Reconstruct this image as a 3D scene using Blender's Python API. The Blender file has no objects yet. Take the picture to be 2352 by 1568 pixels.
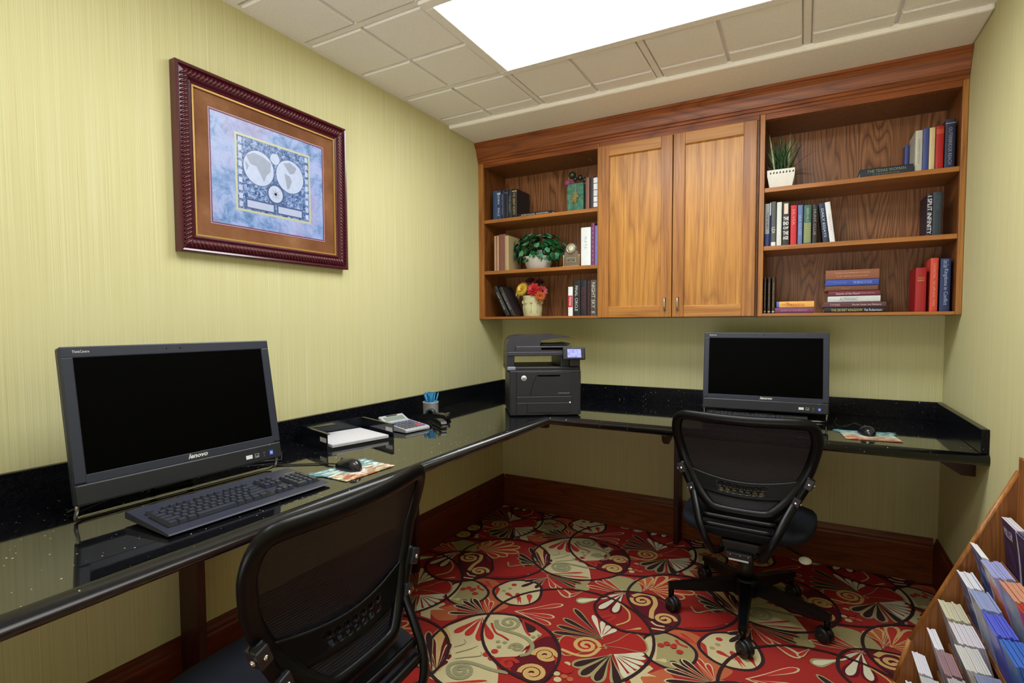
import bpy, bmesh, math, random, json
from mathutils import Vector, Matrix
C = bpy.data.collections.new('place'); bpy.context.scene.collection.children.link(C)
PI = math.pi
# ------------------------------------------------------------------ camera, light, exposure
W, D = 2.329, 4.4            # room: x 0..W, y -D..0, floor z 0
CEIL = 2.3365
CT = .77                     # worktop height
cam_d = bpy.data.cameras.new('camera'); cam = bpy.data.objects.new('camera', cam_d); C.objects.link(cam)
yaw, pit, rol = math.radians(28.9051), math.radians(2.7072), math.radians(-.2675)
F = Vector((-math.sin(yaw)*math.cos(pit), math.cos(yaw)*math.cos(pit), -math.sin(pit)))
R0 = Vector((math.cos(yaw), math.sin(yaw), 0)); U0 = R0.cross(F)
Rv = R0*math.cos(rol) + U0*math.sin(rol); Uv = -R0*math.sin(rol) + U0*math.cos(rol)
mw = Matrix((Rv, Uv, -F)).transposed().to_4x4(); mw.translation = Vector((1.761, -3.0901, 1.225)); cam.matrix_world = mw
cam_d.sensor_width = 36; cam_d.lens = 1219.74*36/2352
cam_d.shift_x = (1176-1170.528)/2352; cam_d.shift_y = (800.99-784)/2352; cam_d.clip_start = .02
sc = bpy.context.scene; sc.camera = cam
wd = bpy.data.worlds.new('world'); sc.world = wd; wd.use_nodes = True
wt = wd.node_tree; wbg = wt.nodes['Background']        # added fill light through the opening, brighter from below to lift the ceiling
wtc = wt.nodes.new('ShaderNodeTexCoord'); wsp = wt.nodes.new('ShaderNodeSeparateXYZ'); wrm = wt.nodes.new('ShaderNodeValToRGB')
wt.links.new(wtc.outputs['Generated'], wsp.inputs[0]); wmr = wt.nodes.new('ShaderNodeMapRange'); wt.links.new(wsp.outputs[2], wmr.inputs[0])
wmr.inputs[1].default_value = -.5; wmr.inputs[2].default_value = .5; wt.links.new(wmr.outputs[0], wrm.inputs[0]); wt.links.new(wrm.outputs[0], wbg.inputs[0])
wrm.color_ramp.elements[0].position = .40; wrm.color_ramp.elements[0].color = (1, .96, .90, 1); wrm.color_ramp.elements[1].position = .52; wrm.color_ramp.elements[1].color = (.09, .087, .083, 1)
wbg.inputs[1].default_value = 4.6
LAMP, LAMP2 = 15.5, 8.5                   # strength of the ceiling diffusers
sc.view_settings.view_transform = 'Standard'; sc.view_settings.look = 'None'
sc.view_settings.exposure = 0.06; sc.view_settings.gamma = 1.0; sc.view_settings.use_curve_mapping = False

# ------------------------------------------------------------------ materials
def lin(c):
    if isinstance(c, str): c = tuple(int(c[i:i+2], 16)/255 for i in (0, 2, 4))
    return tuple((v/12.92 if v <= .04045 else ((v+.055)/1.055)**2.4) for v in c) + (1,)
class NT:
    def __init__(s, name):
        s.m = bpy.data.materials.new(name); s.m.use_nodes = True; s.t = s.m.node_tree
        s.p = s.t.nodes['Principled BSDF']; s.o = s.t.nodes['Material Output']
    def n(s, ty, **kw):
        x = s.t.nodes.new(ty)
        for k, v in kw.items():
            if k.startswith('_'): setattr(x, k[1:], v)
            else: x.inputs[k.replace('__', ' ')].default_value = v
        return x
    def l(s, a, b): s.t.links.new(a, b)
    def coord(s, scale=(1, 1, 1), rot=(0, 0, 0), loc=(0, 0, 0), src='Object'):
        tc = s.n('ShaderNodeTexCoord'); mp = s.n('ShaderNodeMapping')
        mp.inputs['Scale'].default_value = scale; mp.inputs['Rotation'].default_value = rot; mp.inputs['Location'].default_value = loc
        s.l(tc.outputs[src], mp.inputs['Vector']); return mp.outputs[0]
    def noise(s, vec, scale=5, detail=3, rough=.5, dist=0):
        x = s.n('ShaderNodeTexNoise', Scale=scale, Detail=detail, Roughness=rough, Distortion=dist); s.l(vec, x.inputs['Vector']); return x.outputs[0]
    def ramp(s, fac, stops, interp='LINEAR'):
        x = s.n('ShaderNodeValToRGB'); r = x.color_ramp; r.interpolation = interp
        while len(r.elements) < len(stops): r.elements.new(.5)
        for e, (p, c) in zip(r.elements, stops): e.position = p; e.color = lin(c) if isinstance(c, (str, tuple)) else (c, c, c, 1)
        s.l(fac, x.inputs[0]); return x.outputs[0]
    def math(s, op, a, b=None):
        x = s.n('ShaderNodeMath', _operation=op)
        for i, v in enumerate((a, b)):
            if v is None: continue
            if isinstance(v, (int, float)): x.inputs[i].default_value = v
            else: s.l(v, x.inputs[i])
        return x.outputs[0]
    def mix(s, fac, a, b, mode='MIX'):
        x = s.n('ShaderNodeMix', _data_type='RGBA', _blend_type=mode)
        for i, v in ((0, fac), (6, a), (7, b)):
            if isinstance(v, (int, float)): x.inputs[i].default_value = v
            elif isinstance(v, (str, tuple)): x.inputs[i].default_value = lin(v)
            else: s.l(v, x.inputs[i])
        return x.outputs[2]
    def bump(s, h, strength=.2, dist=.002):
        b = s.n('ShaderNodeBump', Strength=strength, Distance=dist); s.l(h, b.inputs['Height']); s.l(b.outputs[0], s.p.inputs['Normal'])
    def set(s, rough=.5, metal=0, spec=.5, ior=None, coat=0):
        s.p.inputs['Roughness'].default_value = rough; s.p.inputs['Metallic'].default_value = metal
        s.p.inputs['Specular IOR Level'].default_value = spec
        if ior: s.p.inputs['IOR'].default_value = ior
        s.p.inputs['Coat Weight'].default_value = coat
        return s
MC = {}
def plain(col, rough=.5, metal=0, spec=.5, var=.06, sc_=60, bump=0, name=None):
    key = (col, rough, metal, spec, var, bump)
    if key in MC: return MC[key]
    t = NT(name or 'surface_'+str(col)).set(rough, metal, spec)
    n = t.noise(t.coord(), sc_, 2)
    l = lin(col); a = tuple(v*(1-var) for v in l[:3])+(1,); b = tuple(min(1, v*(1+var)) for v in l[:3])+(1,)
    x = t.n('ShaderNodeMix', _data_type='RGBA'); x.inputs[6].default_value = a; x.inputs[7].default_value = b; t.l(n, x.inputs[0])
    t.l(x.outputs[2], t.p.inputs['Base Color'])
    if bump: t.bump(t.noise(t.coord(), 900, 1), bump, .0006)
    MC[key] = t.m; return t.m
def oak(name, axis, light, mid, dark, rough=.38, rings=30, seed=0, fig=3.0, con=.6, lo=.28):
    t = NT(name).set(rough, 0, .4)
    hi = fig
    s = [hi, hi, hi]; s['xyz'.index(axis)] = lo
    v = t.coord(tuple(s), loc=(seed, seed*1.7, seed*.6))
    n = t.noise(v, 1.6, 2, .4, .25)
    r = t.math('FRACT', t.math('MULTIPLY', n, rings))
    r = t.math('ABSOLUTE', t.math('SUBTRACT', r, .5))
    s2 = [260, 260, 260]; s2['xyz'.index(axis)] = 5
    f = t.noise(t.coord(tuple(s2)), 1, 2, .6)
    s3 = [60, 60, 60]; s3['xyz'.index(axis)] = 1.2
    f3 = t.noise(t.coord(tuple(s3)), 1, 3, .6)
    base = t.mix(t.ramp(r, [(0, con), (.14, con*.45), (.5, 0.0)]), t.mix(t.ramp(f3, [(.3, 0.0), (.7, 1.0)]), light, mid), dark)
    pores = t.ramp(f, [(.36, .5), (.5, 0.0)])
    base = t.mix(pores, base, dark)
    t.l(base, t.p.inputs['Base Color']); t.bump(f, .12, .001)
    return t.m
OAK_D = dict(light='a8703a', mid='965a2a', dark='6b3a18')
M = {}
M['oak_door'] = oak('oak_door_panel', 'z', 'c48e40', 'ac7430', '7c4a1c', rings=13, fig=2.8, con=.6, lo=.33)
M['oak_rail'] = oak('oak_rail_grain', 'x', '9c582a', '82421c', '4e240e', rings=14, seed=3, con=.6)
M['oak_stile'] = oak('oak_stile_grain', 'z', 'b27a3a', '985e2a', '663a16', rings=12, seed=5, con=.5)
M['oak_shelf'] = oak('oak_shelf_grain', 'x', 'b0743a', '9a602c', '6e401a', rings=8, seed=7, con=.3)
M['oak_back'] = oak('oak_back_panel', 'z', 'a67248', '96623c', '502a14', rings=30, seed=2, fig=3.8, con=.85, lo=.42)
M['oak_side'] = oak('oak_side_panel', 'z', '8c5628', '76441e', '46240a', rings=30, seed=9)
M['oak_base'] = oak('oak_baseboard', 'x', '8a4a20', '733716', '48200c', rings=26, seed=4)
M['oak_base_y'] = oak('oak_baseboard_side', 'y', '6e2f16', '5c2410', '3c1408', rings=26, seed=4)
M['cherry'] = oak('dark_stained_wood', 'z', '401a0e', '33120a', '200a05', rings=14, seed=6)
M['oak_rail_door'] = oak('oak_door_rail', 'x', 'be8640', 'a46c2e', '744418', rings=11, seed=12, con=.45)
M['oak_rack'] = oak('oak_rack', 'z', 'a8703c', '8a5228', '55300f', rings=34, seed=8, rough=.45)
def wallpaper():
    t = NT('striped_wallpaper').set(.62, 0, .3)
    tc = t.n('ShaderNodeTexCoord'); sp = t.n('ShaderNodeSeparateXYZ'); t.l(tc.outputs['Object'], sp.inputs[0])
    u = t.math('ADD', sp.outputs[0], sp.outputs[1])
    def vec(ku, kz):
        c = t.n('ShaderNodeCombineXYZ'); t.l(t.math('MULTIPLY', u, ku), c.inputs[0]); t.l(t.math('MULTIPLY', sp.outputs[2], kz), c.inputs[1]); return c.outputs[0]
    fine = t.noise(vec(560, 1.6), 1, 2, .7)
    mid = t.noise(vec(90, .9), 1, 2, .6)
    broad = t.noise(vec(14, .25), 1, 2, .5)
    c = t.ramp(fine, [(.25, 'b6ae78'), (.42, 'cac695'), (.58, 'd1cea0'), (.78, 'dad7b1')])
    c = t.mix(t.ramp(mid, [(.4, .22), (.58, 0.0)]), c, 'c0b881')
    c = t.mix(t.ramp(broad, [(.35, .3), (.65, 0.0)]), c, 'c8c48d')
    t.l(c, t.p.inputs['Base Color']); t.bump(fine, .15, .001)
    return t.m
M['wall'] = wallpaper()
def granite():
    t = NT('black_granite').set(.05, 0, .9, ior=1.75)
    v = t.n('ShaderNodeTexVoronoi', Scale=70.0, Randomness=1.0); t.l(t.coord(), v.inputs['Vector'])
    flake = t.math('LESS_THAN', v.outputs['Distance'], .13)
    sp = t.n('ShaderNodeSeparateColor'); t.l(v.outputs['Color'], sp.inputs[0])
    pick = t.math('GREATER_THAN', sp.outputs[0], .70)
    f = t.math('MULTIPLY', flake, pick)
    cl = t.noise(t.coord(), 9, 3, .6)
    f = t.math('MULTIPLY', f, t.ramp(cl, [(.4, .15), (.62, 1.0)]))
    base = t.ramp(t.noise(t.coord(), 160, 3, .7), [(.4, '07080b'), (.8, '1b1c22')])
    col = t.mix(f, base, 'd8d4c8'); t.l(col, t.p.inputs['Base Color'])
    return t.m
M['granite'] = granite()
M['granite_edge'] = M['granite'].copy(); M['granite_edge'].name = 'granite_rounded_edge'; M['granite_edge'].node_tree.nodes['Principled BSDF'].inputs['Roughness'].default_value = .2
splash = M['granite'].copy(); splash.name = 'honed_black_granite'; M['granite_edge'].node_tree.nodes['Principled BSDF'].inputs['IOR'].default_value = 1.38; q_ = splash.node_tree.nodes['Principled BSDF']; q_.inputs['Roughness'].default_value = .22; q_.inputs['IOR'].default_value = 1.3; q_.inputs['Specular IOR Level'].default_value = .35; M['splash'] = splash
def ceil_mat():
    t = NT('ceiling_tile_board').set(.85, 0, .2)
    n = t.noise(t.coord(), 220, 3, .7)
    t.l(t.ramp(n, [(.35, 'eae7e2'), (.65, 'f7f5f2')]), t.p.inputs['Base Color']); t.bump(n, .35, .0015); return t.m
M['ceil'] = ceil_mat()
M['ceil_grid'] = plain('eeebe6', .6, name='ceiling_grid_metal')
M['soffit'] = plain('f4f0e8', .5, name='soffit_paint')
def emis(name, power):
    t = NT(name); n = t.noise(t.coord(), 3, 1)
    t.p.inputs['Base Color'].default_value = lin('e8ecec')
    t.l(t.ramp(n, [(.2, 'f6fbff'), (.8, 'ffffff')]), t.p.inputs['Emission Color']); t.p.inputs['Emission Strength'].default_value = power
    return t.m
M['lamp'] = emis('lit_diffuser', LAMP); M['lamp2'] = emis('dim_lit_diffuser', LAMP2)
def carpet(name, col):
    t = NT(name).set(.95, 0, .1)
    n = t.noise(t.coord(), 420, 3, .8); l = lin(col)
    x = t.n('ShaderNodeMix', _data_type='RGBA'); x.inputs[6].default_value = tuple(v*.62 for v in l[:3])+(1,)
    x.inputs[7].default_value = tuple(min(1, v*1.3) for v in l[:3])+(1,); t.l(n, x.inputs[0])
    t.l(x.outputs[2], t.p.inputs['Base Color']); t.bump(n, .6, .004); return t.m
CARP = {'bg': 'a2302c', 'C': 'ccbf94', 'W': 'dad6ba', 'T': 'a69a6c', 'M': '641f26', 'D': '3a2629', 'R': 'b43832', 'B': 'aa2e2a', 'G': 'd0aa6c', 'O': 'bc6644', 'S': '979470'}
for k, c in CARP.items(): M['c'+k] = carpet('carpet_'+{'bg': 'red_ground', 'C': 'cream', 'W': 'ivory', 'T': 'khaki', 'M': 'maroon', 'D': 'dark_brown', 'R': 'red', 'B': 'bright_red', 'G': 'gold', 'O': 'orange', 'S': 'sage'}[k], c)
M['black'] = plain('17181c', .42, name='black_plastic')
M['navy_plastic'] = plain('262b3a', .4, 0, .45, .04, name='monitor_housing')
M['chin'] = plain('171a22', .45, 0, .5, .04, name='monitor_chin')
M['screen'] = plain('010101', .5, 0, .03, 0, name='screen_off')
M['chair'] = plain('040508', .34, 0, .22, .1, name='chair_plastic')
M['seat'] = plain('0d111c', .8, 0, .3, .2, 300, .4, name='seat_fabric')
M['chrome'] = plain('c8c8c8', .18, 1, .5, .02, name='chrome')
M['steel'] = plain('b8b6b0', .32, 1, .5, .03, name='brushed_steel')
M['white'] = plain('e8e8ea', .5, name='white_plastic')
M['paper'] = plain('d0d0d8', .7, name='paper')
M['pages'] = plain('d8cdb4', .8, name='book_pages')
M['key'] = plain('343844', .42, 0, .5, .05, name='key_plastic')
M['key_blue'] = plain('5a6488', .45, name='key_blue')
M['kb'] = plain('2c3040', .42, name='keyboard_body')
M['letter'] = plain('d8d8d8', .5, name='light_lettering')
M['gold'] = plain('c8a860', .4, .3, name='gold_lettering')
M['printer'] = plain('1e1f28', .42, 0, .45, .04, name='printer_body')
M['printer2'] = plain('302f3a', .4, 0, .5, .04, name='printer_trim')
M['grey'] = plain('9a9ca0', .45, name='grey_plastic')

# ------------------------------------------------------------------ mesh helpers
class MB:
    def __init__(s): s.v = []; s.f = []; s.m = []; s.sm = []
    def add(s, vs, fs, m=0, T=None, sm=False):
        o = len(s.v)
        for p in vs:
            p = Vector(p); s.v.append(T @ p if T is not None else p)
        for f in fs: s.f.append([i+o for i in f]); s.m.append(m); s.sm.append(sm)
        return s
    def bmadd(s, bm, m=0, T=None, sm=False):
        bm.verts.index_update(); s.add([v.co.copy() for v in bm.verts], [[v.index for v in f.verts] for f in bm.faces], m, T, sm); bm.free(); return s
    def box(s, x0, x1, y0, y1, z0, z1, m=0, bev=0, T=None, seg=2):
        if bev:
            bm = bmesh.new(); bmesh.ops.create_cube(bm, size=1)
            for v in bm.verts: v.co = Vector(((x0+x1)/2+v.co.x*(x1-x0), (y0+y1)/2+v.co.y*(y1-y0), (z0+z1)/2+v.co.z*(z1-z0)))
            bmesh.ops.bevel(bm, geom=bm.edges[:], offset=min(bev, .49*min(abs(x1-x0), abs(y1-y0), abs(z1-z0))), segments=seg, profile=.5, affect='EDGES')
            return s.bmadd(bm, m, T, False)
        vs = [(x, y, z) for z in (z0, z1) for y in (y0, y1) for x in (x0, x1)]
        return s.add(vs, [(0, 2, 3, 1), (4, 5, 7, 6), (0, 1, 5, 4), (2, 6, 7, 3), (0, 4, 6, 2), (1, 3, 7, 5)], m, T)
    def prism(s, poly, h0, h1, axis='z', m=0, T=None, sm=False):
        n = len(poly)
        def P(a, b, h): return (a, b, h) if axis == 'z' else ((a, h, b) if axis == 'y' else (h, a, b))
        vs = [P(a, b, h0) for a, b in poly]+[P(a, b, h1) for a, b in poly]
        fs = [list(range(n))[::-1], list(range(n, 2*n))]+[(i, (i+1) % n, n+(i+1) % n, n+i) for i in range(n)]
        if axis == 'y': fs = [f[::-1] for f in fs]
        return s.add(vs, fs, m, T, sm)
    def tube(s, pts, r, m=0, seg=8, closed=False, T=None, flat=(1, 1), up=(0, 0, 1)):
        pts = [Vector(p) for p in pts]; n = len(pts); vs = []; fs = []
        rr = r if isinstance(r, (list, tuple)) else [r]*n
        upv = Vector(up)
        for i, p in enumerate(pts):
            a = pts[i-1] if (i or closed) else p; b = pts[(i+1) % n] if (i < n-1 or closed) else p
            d = (b-a).normalized(); x = d.cross(upv)
            if x.length < 1e-4: x = d.cross(Vector((0, 1, 0)))
            if x.length < 1e-4: x = d.cross(Vector((1, 0, 0)))
            x.normalize(); y = x.cross(d)
            for k in range(seg):
                t = 2*PI*k/seg; vs.append(p+(x*math.cos(t)*flat[0]+y*math.sin(t)*flat[1])*rr[i])
        for i in range(n if closed else n-1):
            for k in range(seg):
                j = (i+1) % n; fs.append((i*seg+k, j*seg+k, j*seg+(k+1) % seg, i*seg+(k+1) % seg))
        if not closed: fs += [list(range(seg)), [(n-1)*seg+k for k in range(seg)][::-1]]
        return s.add(vs, fs, m, T, True)
    def lathe(s, prof, m=0, seg=24, T=None):
        vs = []; fs = []; n = len(prof)
        for r, z in prof:
            for k in range(seg): t = 2*PI*k/seg; vs.append((r*math.cos(t), r*math.sin(t), z))
        for i in range(n-1):
            for k in range(seg): fs.append((i*seg+k, i*seg+(k+1) % seg, (i+1)*seg+(k+1) % seg, (i+1)*seg+k))
        fs += [list(range(seg))[::-1], [(n-1)*seg+k for k in range(seg)]]
        return s.add(vs, fs, m, T, True)
    def ball(s, c, r, m=0, T=None, seg=10, sc3=(1, 1, 1)):
        bm = bmesh.new(); bmesh.ops.create_uvsphere(bm, u_segments=seg, v_segments=max(5, seg*2//3), radius=1)
        for v in bm.verts: v.co = Vector((v.co.x*r*sc3[0]+c[0], v.co.y*r*sc3[1]+c[1], v.co.z*r*sc3[2]+c[2]))
        return s.bmadd(bm, m, T, True)
    def grid(s, fn, nu, nv, m=0, T=None, skip=None, sm=True):
        vs = [fn(i/nu, j/nv) for j in range(nv+1) for i in range(nu+1)]
        fs = [(j*(nu+1)+i, j*(nu+1)+i+1, (j+1)*(nu+1)+i+1, (j+1)*(nu+1)+i) for j in range(nv) for i in range(nu) if not (skip and skip(i, j))]
        return s.add(vs, fs, m, T, sm)
def obj(name, mb, mats, parent=None, smooth=None):
    me = bpy.data.meshes.new(name); me.from_pydata([tuple(v) for v in mb.v], [], mb.f); 
    for m_ in (mats if isinstance(mats, (list, tuple)) else [mats]): me.materials.append(m_)
    me.polygons.foreach_set('material_index', mb.m); me.polygons.foreach_set('use_smooth', mb.sm if smooth is None else [smooth]*len(mb.f)); me.update()
    o = bpy.data.objects.new(name, me); C.objects.link(o)
    if parent: o.parent = parent
    return o
def struct(name, mb, mats, parent=None):
    o = obj(name, mb, mats, parent)
    if not parent: o['kind'] = 'structure'
    return o
def tag(o, label, cat, group=None):
    o['label'] = label; o['category'] = cat
    if group: o['group'] = group
    return o
def thing(name, label, cat, loc=(0, 0, 0), rz=0, group=None, rot=None):
    o = bpy.data.objects.new(name, None); C.objects.link(o); o.empty_display_size = .05
    o.location = loc; o.rotation_euler = rot if rot else (0, 0, rz)
    return tag(o, label, cat, group)
def T_(x=0, y=0, z=0): return Matrix.Translation((x, y, z))
def Rz(a): return Matrix.Rotation(a, 4, 'Z')
def Rx(a): return Matrix.Rotation(a, 4, 'X')
def Ry(a): return Matrix.Rotation(a, 4, 'Y')
def basis(o, x, y):
    x = Vector(x).normalized(); y = Vector(y).normalized(); z = x.cross(y)
    m = Matrix((x, y, z)).transposed().to_4x4(); m.translation = Vector(o); return m
def solidify(o, t, off=0):
    md = o.modifiers.new('thickness', 'SOLIDIFY'); md.thickness = t; md.offset = off; return o
FONTC = {}
def text(name, s, mat, parent, w, h, M4, ital=0, bold=0, ext=.0002):
    key = (s, ital, bold)
    if key not in FONTC:
        cu = bpy.data.curves.new('lettering', 'FONT'); cu.body = s; cu.size = 1; cu.shear = ital; cu.offset = bold; cu.resolution_u = 2; cu.align_x = 'CENTER'
        o = bpy.data.objects.new('lettering', cu); C.objects.link(o); dg = bpy.context.evaluated_depsgraph_get()
        me = bpy.data.meshes.new_from_object(o.evaluated_get(dg)); bpy.data.objects.remove(o); bpy.data.curves.remove(cu)
        vs = [v.co.copy() for v in me.vertices]; fs = [list(p.vertices) for p in me.polygons]; bpy.data.meshes.remove(me)
        xs = [v.x for v in vs]; ys = [v.y for v in vs]
        cx, cy, sx, sy = (min(xs)+max(xs))/2, (min(ys)+max(ys))/2, max(xs)-min(xs), max(ys)-min(ys)
        FONTC[key] = ([((v.x-cx)/sx, (v.y-cy)/sy) for v in vs], fs)
    vs, fs = FONTC[key]; mb = MB(); mb.add([(a*w, b*h, ext) for a, b in vs], fs, 0, M4)
    return obj(name, mb, mat, parent)
# ------------------------------------------------------------------ room shell
def quad_wall(name, x0, x1, y0, y1, z0, z1, mt): return struct(name, MB().box(x0, x1, y0, y1, z0, z1), mt)
quad_wall('wall_left', -.08, 0, -D, .08, -.02, CEIL+.1, M['wall'])
quad_wall('wall_back', 0, W, 0, .08, -.02, CEIL+.1, M['wall'])
quad_wall('wall_right', W, W+.08, -D, .08, -.02, CEIL+.1, M['wall'])
struct('wall_front', MB().box(0, .35, -D-.08, -D, -.02, CEIL+.1).box(2.1, W, -D-.08, -D, -.02, CEIL+.1).box(.35, 2.1, -D-.08, -D, 2.1, CEIL+.1), M['wall'])   # unseen opening behind the camera, added to let the world fill light in
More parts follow.
